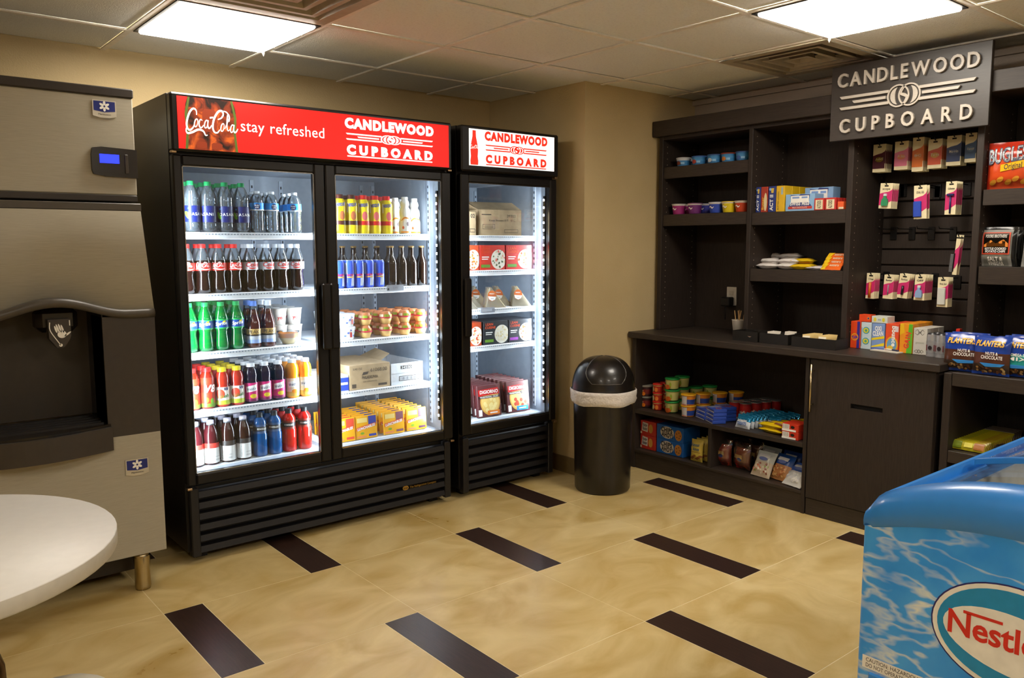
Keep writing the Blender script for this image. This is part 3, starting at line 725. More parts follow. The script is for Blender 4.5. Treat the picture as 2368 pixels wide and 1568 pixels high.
# swing flap: a patch of the dome, proud by a hair, facing the room
b = MB(); a_mid = math.atan2(-(CAM[0]-1.085), -(CAM[1]-1.27))*-1
fa = math.atan2(CAM[0]-1.085, -(CAM[1]-1.27))+.12; vs = []; nu, nv = 18, 12
for j in range(nv+1):
    for i in range(nu+1):
        v = j/nv; el = (.16+.95*v)*PI/2*.92; half = .80*(1-max(0, .35-v)**2*3.2)
        a = fa+half*(i/nu*2-1); r = .1785*max(0.02, math.cos(el))**.7; vs.append((r*math.sin(a), -r*math.cos(a), d0+.012+.2075*.86*math.sin(el)))
b.add(vs, [(j*(nu+1)+i, j*(nu+1)+i+1, (j+1)*(nu+1)+i+1, (j+1)*(nu+1)+i) for j in range(nv) for i in range(nu)], binm, True)
fl_ = b.build('swing_flap', t)
bd = [vs[i] for i in range(nu+1)]; sd = [vs[j*(nu+1)] for j in range(nv, 0, -1)]; sd2 = [vs[j*(nu+1)+nu] for j in range(1, nv+1)]
MB().tube(sd+bd+sd2, .0028, M('bin_rim', '#4a4743', .25), 6).build('flap_rim', fl_)

# ================================================================== CUPBOARD
wood = textured('dark_laminate', '#251e1a', '#362d27', scale=(26, 26, 1.6), nscale=9, detail=5, spec=.3, rough=.55, lo=.25, hi=.75)
woodh = textured('dark_laminate_flat', '#29221d', '#3b322b', scale=(26, 1.6, 26), nscale=9, detail=5, spec=.35, rough=.48, lo=.25, hi=.75)
hole = M('pin_hole', '#a89a88', .4, .5)
FX = 1.55                                                # front of the base units
# base shelf unit
t = thing('base_shelf_unit', 'dark laminate open base shelf unit beside the waste bin', 'cabinet', (0, 0, 0))
Y0, Y1 = .285, 1.475
MB().cbox(FX, XR-.01, Y1-.03, Y1, 0, .813, wood, .002).build('end_panel', t); MB().cbox(FX, XR-.01, Y0, Y0+.02, 0, .813, wood, .002).build('end_panel', t)
MB().box(XR-.03, XR-.01, Y0+.02, Y1-.03, .0, .813, wood).build('back_panel', t)
MB().cbox(FX, XR-.03, Y0+.02, Y1-.03, .100, .118, woodh, .002).build('bottom_shelf', t)
MB().cbox(FX, XR-.03, Y0+.02, Y1-.03, .345, .370, woodh, .002).build('middle_shelf', t)
MB().cbox(FX+.004, XR-.03, .875, .897, .118, .345, wood, .002).build('divider', t)
MB().cbox(FX+.006, FX+.024, Y0+.02, Y1-.03, 0, .100, woodh, .002).build('kick_board', t)
# door unit
t = thing('base_door_cabinet', 'dark laminate base cabinet with slotted door and bar handle', 'cabinet', (0, 0, 0))
D0, D1 = -.335, .28
MB().box(FX+.022, XR-.01, D0, D1, .0, .813, wood).build('body', t)
b = MB(); hy0, hy1, hz0, hz1 = -.100, .058, .588, .612; dz0, dz1 = .092, .808; dx0, dx1 = FX-.002, FX+.018
for y0, y1, z0, z1 in ((D0+.003, hy0, dz0, dz1), (hy1, D1-.003, dz0, dz1), (hy0, hy1, dz0, hz0), (hy0, hy1, hz1, dz1)): b.box(dx0, dx1, y0, y1, z0, z1, wood)
dr = b.build('door', t); MB().box(dx1+.001, dx1+.003, hy0, hy1, hz0, hz1, dark).build('slot_opening', dr)
b = MB(); b.tube([(dx0-.03, .255, .545), (dx0-.03, .255, .785)], .0055, M('handle_steel', '#c9b892', .25, 1), 10)
for z in (.58, .75): b.tube([(dx0-.03, .255, z), (dx0+.001, .255, z)], .004, MATS['handle_steel'], 8)
b.build('door_handle', dr)
MB().cbox(FX+.006, FX+.0215, D0, D1, 0, .088, woodh, .002).build('kick_board', t)
# counter top
t = MB(); t.cbox(FX-.025, XR-.012, -.355, 1.492, .8135, .850, woodh, .004); t = t.build('counter_top')
tag(t, 'dark laminate counter top over the base cabinets', 'counter')
# hutch with two shelf bays and a slatwall bay
HX, HB = 1.76, XR-.012
t = thing('shelf_hutch', 'dark laminate wall hutch with shelf bays and a slatwall bay', 'shelving', (0, 0, 0))
PY = [(1.438, 1.468), (.80, .826), (.212, .242), (-.392, -.362)]; ZT = 2.035
for a, c in PY: 
    pn = MB().cbox(HX, HB-.016, a, c, .8505, ZT, wood, .002).build('upright', t)
    for yy in ((a-.0003, a), (c, c+.0003)):
        b = MB()
        for xx in (HX+.04, HB-.07):
            for n in range(30): b.box(xx, xx+.005, yy[0], yy[1], .93+n*.036, .935+n*.036, hole)
        b.build('pin_holes', pn)['kind'] = 'stuff'
MB().box(HB-.016, HB, PY[3][0], PY[0][1], .8505, ZT, wood).build('back_panel', t)
def shelf(y0, y1, z, x=HX+.01, h=.068, par=t):
    s = MB().box(x+.018, HB-.017, y0+.001, y1-.001, z-.022, z, woodh).cbox(x, x+.018, y0+.001, y1-.001, z-h, z+.002, woodh, .002).build('shelf', par); return s
S1, S2, S3, S4 = 1.850, 1.562, 1.555, 1.243
shelf(.826, 1.438, S1); shelf(.826, 1.438, S2); shelf(.242, .80, S3); shelf(.242, .80, S4)
for k in range(14):
    z0 = .862+k*.0825
    MB().cbox(HB-.034, HB-.0165, -.3615, .2115, z0, z0+.0745, wood, .003).build('slat_board', t)
MB().box(HX+.002, HB-.016, PY[3][1], PY[0][0], ZT-.02, ZT-.001, wood).build('top_panel', t)
MB().cbox(HX-.035, HB, -.392, 1.496, ZT, 2.128, woodh, .003).build('crown', t)
# tall unit at the end
t = thing('tall_shelf_unit', 'dark laminate tall shelf unit with snack shelves next to the slatwall', 'shelving', (0, 0, 0))
e0, e1 = -1.02, -.395
MB().cbox(FX+.01, HB, -.3935, -.3605, 0, .812, wood, .002).build('end_panel', t); MB().cbox(FX+.01, HB, e0-.03, e0, 0, .845, wood, .002).build('end_panel', t)
MB().cbox(HX, HB, e0-.03, e0, .8455, ZT, wood, .002).build('end_panel', t)
MB().box(HB-.016, HB, e0, e1, 0, ZT, wood).build('back_panel', t)
MB().cbox(HX-.035, HB, -1.05, -.3925, ZT, 2.128, woodh, .003).build('crown', t)
T1, T2, T3, T4 = 1.618, 1.277, .815, .463
shelf(e0, e1, T1, h=.068, par=t); shelf(e0, e1, T2, h=.078, par=t)
shelf(e0, e1+.001, T3, x=FX+.012, h=.058, par=t); shelf(e0, e1+.001, T4, x=FX+.012, h=.052, par=t)
# sign board with raised metal letters
signm = textured('sign_laminate', '#2b2622', '#39332e', scale=(30, 1.6, 40), nscale=9, detail=5, rough=.40, lo=.25, hi=.75)
lett = textured('brushed_aluminium', '#a89f92', '#b9b0a4', scale=(1, 3, 120), nscale=9, rough=.38)
SXF = 1.70; sy0, sy1, sz0, sz1 = -.425, .312, 1.892, 2.252
t = thing('sign_board', 'dark wooden sign board with raised metal letters on the hutch', 'sign', (0, 0, 0))
MB().cbox(SXF, HX-.036, sy0, sy1, sz0, sz1, signm, .002).build('board', t)
fr = plane((SXF, (sy0+sy1)/2, (sz0+sz1)/2-.002), (0, -1, 0), (0, 0, 1))
P = {}
def spaced(s, W, h, z):
    """letters set one by one across the width"""
    n = len(s); x = -W/2; nk = .84; ws = [nk*max(p[0] for p in GL['h', c][0])-nk*min(p[0] for p in GL['h', c][0]) for c in s]
    gp = (W-sum(ws)*h)/(n-1)
    for c, w in zip(s, ws):
        vs, fs, _ = GL['b', c]; lo = min(p[0] for p in vs)
        MB().put(([(x+(a-lo)*h*nk, z+q*h) for a, q in vs], fs), fr, lett, .002, .014).build('letter_'+c.lower(), t); x += w*h+gp
spaced('CANDLEWOOD', .658, .062, .078); spaced('CUPBOARD', .620, .062, -.142)
lg = MB(); r, tk, c = .052, .007, .026
for s in (-1, 1): lg.put(ring2(s*c, 0, r-tk, r, 36), fr, lett, .002, .010)
for s in (-1, 1):
    A = [(s*(c+.038*math.cos(q)), .040*math.sin(q)) for q in [(-.42+.084*i)*PI for i in range(11)]]; B = [(s*(c+.016*math.cos(q)), .040*math.sin(q)) for q in [(.42-.084*i)*PI for i in range(11)]]
    lg.put((A+B, [(i, i+1, 20-i, 21-i) for i in range(10)]), fr, lett, .002, .008)
lg.put(stroke2([(.004, .042), (-.016, .012), (.004, 0), (.014, -.012), (-.004, -.042)], .004, .014, 4), fr, lett, .002, .008)
lg.build('ring_emblem', t)
for s in (-1, 1):
    for z, xa, xb in ((.026, .070, .315), (.0, .084, .25), (-.026, .070, .315)):
        MB().put(poly2([(s*xa, z-.0065), (s*(xb-.01), z-.0065), (s*xb, z+.0065), (s*xa, z+.0065)][::s]), fr, lett, .002, .012).build('bar', t)
# wall outlet in the left bay, with a plug-in adapter
p = onx(1693, 685, HB-.016)
t = thing('wall_outlet', 'white double wall outlet on the hutch back panel', 'outlet', (HB-.0165, p.y, p.z))
MB().cbox(-.008, 0, -.036, .036, -.058, .058, M('outlet_white', '#c9c4b8', .4), .003).build('cover_plate', t)
for z in (.02, -.02): MB().cbox(-.010, -.007, -.016, .016, z-.014, z+.014, M('outlet_face', '#b9b3a6', .45), .002).build('socket', t)
tag(place(MB().cbox(-.055, 0, -.032, .032, -.055, .0, M('adapter_black', '#121110', .5), .006).tube([(-.04, 0, -.05), (-.045, 0, -.10), (-.03, .01, -.14)], .003, MATS['adapter_black'], 6).build('power_adapter'), (HB-.0275, p.y+.008, p.z-.004)), 'black plug-in power adapter in the wall outlet', 'adapter')
# ================================================================== BLUE ICE CREAM CHEST FREEZER
bpl = M('freezer_blue', '#2f84d8', .32, coat=.2, var=.02); bpd = M('freezer_blue_deep', '#155aa8', .35); fin = M('freezer_inside', '#c8c4ba', .5); lid = thin('lid_glass', '#f2f6f6', .02, '#ffffff', .0, .03, 1.12)
def water_mat():
    m, nt, b = nodes('water_graphic'); L = nt.links.new
    g = nt.nodes.new('ShaderNodeNewGeometry'); mp = nt.nodes.new('ShaderNodeMapping'); mp.inputs['Scale'].default_value = (1, 3.0, 7.5); L(g.outputs['Position'], mp.inputs['Vector'])
    n = nt.nodes.new('ShaderNodeTexNoise'); n.inputs['Scale'].default_value = 2.2; n.inputs['Detail'].default_value = 3; L(mp.outputs[0], n.inputs['Vector'])
    ad = nt.nodes.new('ShaderNodeVectorMath'); ad.operation = 'MULTIPLY_ADD'; ad.inputs[1].default_value = (1.3, 1.3, 1.3); L(n.outputs['Color'], ad.inputs[0]); L(mp.outputs[0], ad.inputs[2])
    v = nt.nodes.new('ShaderNodeTexVoronoi'); v.feature = 'DISTANCE_TO_EDGE'; v.inputs['Scale'].default_value = 1.9; L(ad.outputs[0], v.inputs['Vector'])
    r = nt.nodes.new('ShaderNodeValToRGB'); e = r.color_ramp.elements; e[0].position = 0; e[0].color = (1, 1, 1, 1); e[1].position = .11; e[1].color = (0, 0, 0, 1); L(v.outputs['Distance'], r.inputs[0])
    n2 = nt.nodes.new('ShaderNodeTexNoise'); n2.inputs['Scale'].default_value = 6; n2.inputs['Detail'].default_value = 4; L(g.outputs['Position'], n2.inputs['Vector'])
    r2 = nt.nodes.new('ShaderNodeValToRGB'); r2.color_ramp.elements[0].position = .30; r2.color_ramp.elements[1].position = .62; L(n2.outputs['Fac'], r2.inputs[0])
    mu = nt.nodes.new('ShaderNodeMath'); mu.operation = 'MULTIPLY'; L(r.outputs[0], mu.inputs[0]); L(r2.outputs[0], mu.inputs[1])
    c = nt.nodes.new('ShaderNodeValToRGB'); q = c.color_ramp.elements; q[0].color = lin('#188cf0')+(1,); q[0].position = .3; q[1].color = lin('#55b6ff')+(1,); q[1].position = .75; L(n2.outputs['Fac'], c.inputs[0])
    mx = nt.nodes.new('ShaderNodeMix'); mx.data_type = 'RGBA'; L(mu.outputs[0], mx.inputs[0]); L(c.outputs[0], mx.inputs[6]); mx.inputs[7].default_value = lin('#e4e8e2')+(1,)
    L(mx.outputs[2], b.inputs['Base Color']); b.inputs['Roughness'].default_value = .3; return m
water = water_mat()
X0, X1, Ya, Yb = -.565, .80, -1.085, -1.775; Yc = (Ya+Yb)/2; HW = (Ya-Yb)/2
def arch(y, a, c): s = (y-Yc)/HW; return a+(c-a)*(1-abs(s)**2.2)
t = thing('ice_cream_freezer', 'blue chest ice cream freezer with sliding glass lids and water graphic', 'freezer', (0, 0, 0))
b = MB(); n = 20; ys = [Yb+(Ya-Yb)*i/n for i in range(n+1)]
# body as four walls; the end wall carries the graphic
rc = .014
fp = [(X0+rc-rc*math.cos(a), Ya-rc+rc*math.sin(a)) for a in [i*PI/2/5 for i in range(6)]]          # far end corner rounded
fq = [(X0+rc-rc*math.cos(a), Yb+rc-rc*math.sin(a)) for a in [i*PI/2/5 for i in range(6)]]
loop = fq[::-1]+[(X0, y) for y in ys[2:-2]]+fp
loop = [(X1, Yb)]+loop+[(X1, Ya)]
zt = lambda x, y: arch(max(Yb, min(Ya, y)), .785, .84) if x < X0+.1 else .80
k = len(loop)
vs = [(x, y, .09) for x, y in loop]+[(x, y, zt(x, y)) for x, y in loop]
b.add(vs, [(i+1, i, i+k, i+1+k) for i in range(k-1)], water, True); b.add([(X1, Ya, .09), (X1, Yb, .09), (X1, Yb, .80), (X1, Ya, .80)], [(0, 1, 2, 3)], water)
b.build('body', t)
MB().box(X0+.03, X1-.02, Yb+.03, Ya-.03, 0.03, .10, blk).build('base', t)
for x in (X0+.1, X1-.1):
    for y in (Ya-.08, Yb+.08): MB().lathe([(.02, 0), (.022, .01), (.02, .03)], blk, 12, c=(x, y)).build('foot', t)
MB().box(X0+.05, X1-.05, Yb+.05, Ya-.05, .30, .31, fin).box(X0+.05, X0+.056, Yb+.05, Ya-.05, .31, .80, fin).box(X1-.056, X1-.05, Yb+.05, Ya-.05, .31, .80, fin).box(X0+.056, X1-.056, Ya-.046, Ya-.040, .31, .80, fin).box(X0+.056, X1-.056, Yb+.05, Yb+.056, .31, .82, fin).build('inner_tub', t)
# moulded rims
def endcap(xa, xb):
    b = MB(); prof = [(0, 0), (-.006, .010), (-.008, .032), (-.006, .05), (0, .066), (.02, .078), (.05, .082), (abs(xb-xa), .076), (abs(xb-xa), .03)]
    s = 1 if xb > xa else -1; vs = []; m_ = 26; YY = []
    for i in range(m_+1):
        q = i/m_; y = Yb-.004+(Ya-Yb+.008)*q; ed = min(1, min(q, 1-q)/.05); rnd = math.sin(ed*PI/2)
        for px, pz in prof:
            yy = max(Yb, min(Ya, y)); zb = arch(yy, .778, .836); sc = (arch(yy, .845, .925)-zb)/.082*(.62+.38*rnd)
            vs.append((xa+s*(px+(1-rnd)*.020), y, zb+pz*sc))
    p = len(prof); b.add(vs, [(i*p+j, (i+1)*p+j, (i+1)*p+j+1, i*p+j+1) for i in range(m_) for j in range(p-1)]+[tuple(range(p))[::-1], tuple(m_*p+j for j in range(p))], bpl, True)
    return b.build('end_rim', t)
endcap(X0, X0+.10); endcap(X1, X1-.10)
for y, s in ((Ya, -1), (Yb, 1)):
    b = MB(); P = [(y-s*.003, .783), (y-s*.004, .81), (y+s*.002, .838), (y+s*.006, .843), (y+s*.010, .840), (y+s*.013, .815), (y+s*.026, .815), (y+s*.028, .822), (y+s*.034, .824), (y+s*.038, .818), (y+s*.040, .79)]
    b.prism(P if s < 0 else P[::-1], 'x', X0+.085, X1-.085, bpl); b.build('side_rail', t)
def lidpart(xa, xb, dz, name):
    l = None; b = MB(); ys2 = [Yb+.03+(Ya-Yb-.06)*i/16 for i in range(17)]; z = lambda y: arch(y, .818, .868)+dz
    vs = [(x, y, z(y)) for y in ys2 for x in (xa, xb)]
    l = b.add(vs, [(2*i, 2*i+1, 2*i+3, 2*i+2) for i in range(16)], lid, True).build(name, t)
    for xx in (xa, xb-.02):
        b = MB(); vs = [q for y in ys2 for q in ((xx, y, z(y)-.003), (xx+.02, y, z(y)-.003), (xx+.02, y, z(y)+.010), (xx, y, z(y)+.010))]
        b.add(vs, [(4*i+j, 4*i+(j+1) % 4, 4*i+4+(j+1) % 4, 4*i+4+j) for i in range(16) for j in range(4)]+[(3, 2, 1, 0), (64, 65, 66, 67)], bpl).build('lid_frame', l)
    return l
lidpart(-.075, .72, .014, 'glass_lid'); lidpart(X0+.16, .02, 0, 'glass_lid')
# oval emblem and sticker on the end wall
fr = plane((X0, -1.385, .640), (0, -1, 0), (0, 0, 1)); nav = M('emblem_navy', '#23226b', .4); ebl = M('emblem_blue', '#168cc4', .35); ewh = M('emblem_white', '#eceae2', .4); red_n = M('emblem_red', '#d32a1e', .4)
b = MB(); R_ = -.02
for rx, ry, mm, w in ((.150, .108, nav, .0008), (.147, .105, ewh, .0012), (.138, .096, ebl, .0016)): b.put(ell2(0, 0, rx, ry, 48, R_), fr, mm, w)
b.put(ell2(0, -.008, .127, .060, 36, -.10), fr, ewh, .002)
b.put(xf2(text2('Nestle', .045, 'b', -.04, width=.158), dx=-.117, dy=-.018), fr, red_n, .0026)
b.put(rect2(-.090, .0275, -.02, .0335), fr, red_n, .0026); b.put(stroke2([(.018, .0235), (.036, .034)], .006), fr, red_n, .0026)
b.put(stroke2([(.015, -.088), (.06, -.080), (.10, -.06)], .003, .010), fr, ewh, .0022)
b.build('emblem', t)
b = MB(); s0 = plane((X0, -1.100, .477), (0, -1, 0), (0, 0, 1)); b.put(rect2(0, 0, .23, .028), s0, ewh, .001)
b.put(xf2(text2('CAUTION: HAZARDOUS MOVING PARTS', .0085, 'r', width=.19), dx=.008, dy=.016), s0, trim_d, .0014); b.put(xf2(text2('DO NOT OPERATE UNIT WITH GRILL REMOVED', .0085, 'r', width=.205), dx=.008, dy=.004), s0, trim_d, .0014)
b.build('caution_sticker', t)
b = MB(); b.cbox(X0-.006, X0+.002, Yb+.03, Ya-.03, .13, .472, bpl, .005); g_ = b.build('grille_panel', t)
for i in range(8): MB().box(X0-.008, X0-.0055, Yb+.08, Ya-.05, .18+i*.032, .196+i*.032, bpd).build('grille_slot', g_)
# ================================================================== THINGS IN THE COOLERS
def C(h, rough=.4, n=None, **k): return M(n or ('ink_'+h.strip('#')), h, rough, var=k.pop('var', .03), **k)
W_ = C('#f2f1ec'); clear = thin('pet_clear', '#f3f8fb', .05, '#dfeaf2', .05, .08); water_l = thin('pet_water', '#e9f1f6', .07, '#cfdce8', .06, .06)
cola = M('cola', '#140706', .12, coat=.3); green_pet = thin('pet_green', '#2fae4a', .42, '#159a3c', .05, .08); tea = M('tea_amber', '#4a1b08', .12, coat=.3)
def bottle(name, label, cat, R, prof, h, cap, lab=None, fill=None, liq=None, body=None, ncap=18, art=None, group=None, lab2=None):
    t = thing(name, label, cat, (0, 0, 0), 0, group)
    liq = liq or body; body = body or clear; pf = [(r*R, z*h) for r, z in prof]
    MB().lathe(pf, body, 18, mfun=(lambda z: liq if z < (fill or 2)*h else body)).build('bottle_body', t)
    cm, cr, ch = cap; z0 = pf[-1][1]-.002
    q = [(cr, z0), (cr, z0+ch*.92), (cr*.92, z0+ch), (.0001, z0+ch)]
    MB().lathe([(cr*1.04, z0-.003), (cr*1.04, z0-.001)]+q, cm, ncap).build('cap', t)
    def rad(z):
        for (r0, a), (r1, c) in zip(pf, pf[1:]):
            if a <= z <= c and c > a: return r0+(r1-r0)*(z-a)/(c-a)
        return pf[-1][0]
    for lb in (lab, lab2):
        if not lb: continue
        za, zb, lm = lb[0]*h, lb[1]*h, lb[2]; zz = [za+(zb-za)*i/8 for i in range(9)]; b = MB()
        bands = lb[3] if len(lb) > 3 else []
        def mf(z, lm=lm, bands=bands):
            for s0, s1, mm in bands:
                if s0 <= (z-za)/(zb-za) < s1: return mm
            return lm
        b.lathe([(rad(z)+.0009, z) for z in zz], lm, 20, mfun=mf, close=False)
        if art and lb is lab:
            RR = max(rad(z) for z in zz)+.0012; f = cyl(RR, za)
            for S, mm in art(zb-za): b.put(S, f, mm, .0005)
        b.build('label', t)
    return t
def T(s, h, y, style='b', slant=0, track=0, w=None, x=0, rot=0):
    S = text2(s, h, style, track, w, slant, True); return xf2(S, 1, 1, x, y, rot)
def spots(pxs, py, z, dep, back=0, jit=.003): return [ony(p, py, dep) for p in pxs]
ROWN = ('front row', 'second row', 'third row', 'fourth row')
def rowfill(st, xs, y0, z, rows, dy, rz=-.3, jr=.35, dx=.0, seed=0):
    R = random.Random(seed); base_l = st.p['label']
    for x in xs:
        for r in range(rows): st((x+dx*r, y0+r*dy, z), rz+R.uniform(-jr, jr), label=base_l+', '+ROWN[r])
P_das = [(.0001, 0), (.78, 0), (1, .05), (.97, .16), (1, .24), (1, .27), (1, .56), (1, .66), (.93, .74), (.62, .86), (.40, .925), (.40, .945)]
P_nes = [(.0001, 0), (.8, 0), (1, .04), (.93, .10), (1, .16), (.92, .24), (.99, .31), (.90, .38), (.97, .44), (1, .54), (1, .72), (.86, .84), (.5, .93), (.44, .955)]
P_cok = [(.0001, 0), (.72, 0), (.93, .04), (.97, .12), (.90, .24), (.80, .36), (.86, .42), (1, .47), (1, .62), (.97, .68), (.80, .78), (.52, .90), (.42, .94), (.42, .955)]
P_jui = [(.0001, 0), (.85, 0), (1, .04), (1, .48), (.98, .52), (.88, .56), (.95, .62), (.98, .72), (.86, .84), (.58, .92), (.55, .945)]
P_vit = [(.0001, 0), (.9, 0), (1, .03), (1, .62), (.97, .68), (.85, .78), (.55, .90), (.5, .94)]
P_pow = [(.0001, 0), (.9, 0), (1, .03), (1, .22), (.97, .26), (1, .30), (1, .52), (.88, .56), (.86, .74), (.95, .78), (.80, .85), (.42, .93), (.42, .945)]
P_tea = [(.0001, 0), (.9, 0), (1, .03), (.97, .30), (1, .48), (.95, .56), (.62, .75), (.48, .85), (.46, .95)]
P_beer = [(.0001, 0), (.9, 0), (1, .025), (1, .56), (.9, .64), (.5, .76), (.42, .95), (.46, .96), (.46, .985)]
P_nq = [(.0001, 0), (.92, 0), (1, .03), (1, .30), (.96, .38), (.96, .62), (1, .70), (.96, .78), (.70, .86), (.62, .88)]
P_cm = [(.0001, 0), (.92, 0), (1, .03), (1, .34), (.84, .44), (.96, .54), (.92, .66), (.62, .74), (.78, .82), (.66, .90), (.5, .93)]
P_can = [(.0001, .004), (.80, 0), (.98, .05), (1, .06), (1, .93), (.90, .985), (.86, 1)]
YS = YF+.106                                              # front edge of the shelves
def fx(px, py, r): return ony(px, py, YS+r+.006).x
g_cap = C('#19874a'); w_cap = C('#e6eaf0'); r_cap = C('#d8201c'); y_cap = C('#e8d21a'); b_cap = C('#5f86d8'); k_cap = C('#16181c')
navy = C('#0f1c5c'); skyb = C('#2b90dc'); leaf = C('#6cc22c'); cokered = C('#d8221a'); silver = C('#c9ccd2', .35)
SL = script_logo()
def art_coke(h): return [(xf2(SL, .0058, .0062, -.029, h*.36), W_), (stroke2([(-.034, h*.2), (-.01, h*.26), (.012, h*.14), (.036, h*.22)], .001, .005), W_)]
def art_diet(h): return [(T('Coke', .019, h*.42, 'b', .2, x=.008), C('#cf2a22')), (stroke2([(-.012, h*.28), (.004, h*.18), (.03, h*.26)], .001, .006), C('#cf2a22')), (T('DIET', .005, h*.80, 'r', x=-.018), C('#55585e'))]
dz1, dz2, dz3, dz4, dz5 = ZS[0]+.0005, ZS[1]+.0005, ZS[2]+.0005, ZS[3]+.0005, ZB+.0005
LASTX = {}
def run(proto, pxs, py, z, R, rows, rz=-.3, jr=.35, seed=1, dy=None, dx=0):
    xs = []
    for p in pxs:
        x = max(fx(p, py, R), -1.058+R); lim = LASTX.get(round(z, 3), -9)+R+.002; x = max(x, lim)
        LASTX[round(z, 3)] = x+R; xs.append(x)
    rowfill(Stamp(proto), xs, YS+R+.006, z, rows, dy or 2*R+.004, rz, jr, dx, seed)
# --- left door, shelf by shelf
run(bottle('water_bottle', 'clear water bottle with navy label and green cap on top shelf', 'bottle', .036, P_das, .219, (g_cap, .0150, .015), (.20, .52, navy, [(0, .06, W_), (.94, 1.1, W_)]), .80, water_l, art=lambda h: [(T('DASANI', .0125, h*.40, 'r', track=.15), W_), (xf2(ell2(0, 0, .0085, .018, 16), rot=.5, dx=-.040, dy=h*.42), leaf), (xf2(ell2(0, 0, .004, .004, 10), dx=-.034, dy=h*.82), skyb)], group='green-capped water bottles'),
    (443, 478, 518, 559), 500, dz1, .036, 3, -.25, .6, 2)
run(bottle('water_bottle', 'small clear water bottle with sky blue label and white cap on top shelf', 'bottle', .032, P_nes, .186, (w_cap, .0145, .012), (.54, .72, skyb, [(0, .08, W_)]), .86, water_l, art=lambda h: [(ell2(.004, h*.5, .014, h*.40, 18), navy), (T('PURE', .006, h*.56, 'b', x=.004), W_), (T('LIFE', .006, h*.28, 'b', x=.004), W_)], group='white-capped water bottles'),
    (592, 628, 681), 500, dz1, .032, 3, -.2, .5, 3, dx=.006)
run(bottle('cola_bottle', 'cola bottle with red label and red cap on second cooler shelf', 'bottle', .034, P_cok, .212, (r_cap, .0150, .015), (.47, .63, cokered), .70, cola, art=art_coke, group='red-label cola bottles'), (431, 462, 502, 541), 640, dz2, .034, 2, -.3, .3, 4)
run(bottle('cola_bottle', 'diet cola bottle with silver label and white cap on second cooler shelf', 'bottle', .034, P_cok, .212, (w_cap, .0150, .015), (.47, .63, silver), .70, cola, art=art_diet, group='silver-label cola bottles'), (580, 617, 651, 687), 640, dz2, .034, 2, -.35, .3, 5)
run(bottle('lemon_soda_bottle', 'green lemon soda bottle with green label on third cooler shelf', 'bottle', .034, P_cok, .212, (C('#1f9a50'), .0150, .015), (.46, .66, C('#2aa84a'), [(.18, .82, C('#1d3f8e'))]), .72, thin('soda_green', '#1f9a3a', .5, '#12903a', .06, .08), green_pet, art=lambda h: [(T('Sprite', .014, h*.40, 'b', .2, rot=.12), W_), (ell2(.012, h*.75, .008, .004, 12, .4), y_cap)], group='green lemon soda bottles'),
    (432, 467, 504, 546), 770, dz3, .034, 3, -.3, .25, 6)
peak = lambda cc: bottle('tea_bottle', 'amber iced tea bottle with tan label and %s cap on third cooler shelf' % cc[1], 'bottle', .0335, P_tea, .205, (cc[0], .0165, .02), (.10, .42, C('#b9bfca'), [(.45, .60, C('#3a2c14')), (.60, 1.1, C('#c9a45a')), (0, .3, C('#8fa6d8'))]), .9, tea, clear, art=lambda h: [(T('PEAK', .0155, h*.68, 'r'), C('#2c2010'))], group='iced tea bottles')
run(peak((b_cap, 'blue')), (587,), 770, dz3, .0335, 2, -.3, .2, 7); run(peak((w_cap, 'silver')), (619,), 770, dz3, .0335, 2, -.15, .2, 8)
# fruit bowl and yogurt cups on the right end of the third shelf
t = thing('fruit_bowl', 'clear plastic bowl of orange fruit with lid on third cooler shelf', 'bowl', (fx(668, 790, .05), YS+.06, dz3))
MB().lathe([(.0001, .001), (.026, .001), (.040, .03), (.047, .052)], C('#ffb02c', .35), 24, mfun=lambda z: C('#ffa51c', .35) if z > .03 else C('#ffe0a0', .35), close=False).build('fruit', t)
MB().lathe([(.0001, 0), (.028, 0), (.042, .03), (.050, .056), (.053, .058), (.053, .061), (.046, .064), (.0001, .064)], clear, 24).build('bowl', t)
yo = thing('yogurt_cup', 'white yogurt cup with red print on third cooler shelf', 'cup', (0, 0, 0), 0, 'yogurt cups on third cooler shelf')
b = MB().lathe([(.0001, 0), (.028, 0), (.036, .075), (.037, .078)], C('#cfcac4'), 18); b.put(T('yo', .016, .03, 'b'), cyl(.0345), C('#b03028'), .001); b.build('cup', yo)
MB().lathe([(.0385, .077), (.0385, .081), (.0001, .081)], C('#b9b4ae', .3), 18).build('foil_lid', yo)
s = Stamp(yo)
for r in range(4):
    for c in range(2):
        for k in range(2): s((-.555+c*.078, YS+.165+r*.085, dz3+k*.082), -.3)
# juices
run(bottle('vegetable_juice_bottle', 'vegetable juice bottle with red cap and green label on fourth cooler shelf', 'bottle', .0325, P_jui, .178, (r_cap, .0195, .016), (.04, .78, C('#a8341c'), [(0, .16, C('#5f7a2a')), (.55, .8, C('#8e2414'))]), .9, C('#8a1c0c', .2), art=lambda h: [(T('V8', .030, h*.52, 'h', .2, x=.008), W_), (ell2(-.01, h*.25, .010, .012, 14), C('#d86a24')), (ell2(.014, h*.2, .008, .014, 14), C('#5f8f24'))], group='red-capped vegetable juice bottles'), (438, 470), 900, dz4, .0325, 3, -.3, .2, 9)
run(bottle('juice_blend_bottle', 'red juice bottle with yellow cap and white label on fourth cooler shelf', 'bottle', .0325, P_jui, .172, (y_cap, .0195, .016), (.06, .52, C('#ece4da'), [(0, .2, C('#b6c43a'))]), .9, C('#a82a16', .2), art=lambda h: [(ell2(-.014, h*.62, .020, .022, 18), C('#d8452c')), (T('V8', .012, h*.82, 'h', .2, x=.014), navy), (T('Splash', .014, h*.40, 'b', .2, rot=.1), C('#3a7a24'))], group='yellow-capped juice bottles'), (506, 541), 900, dz4, .0325, 4, -.3, .2, 10)
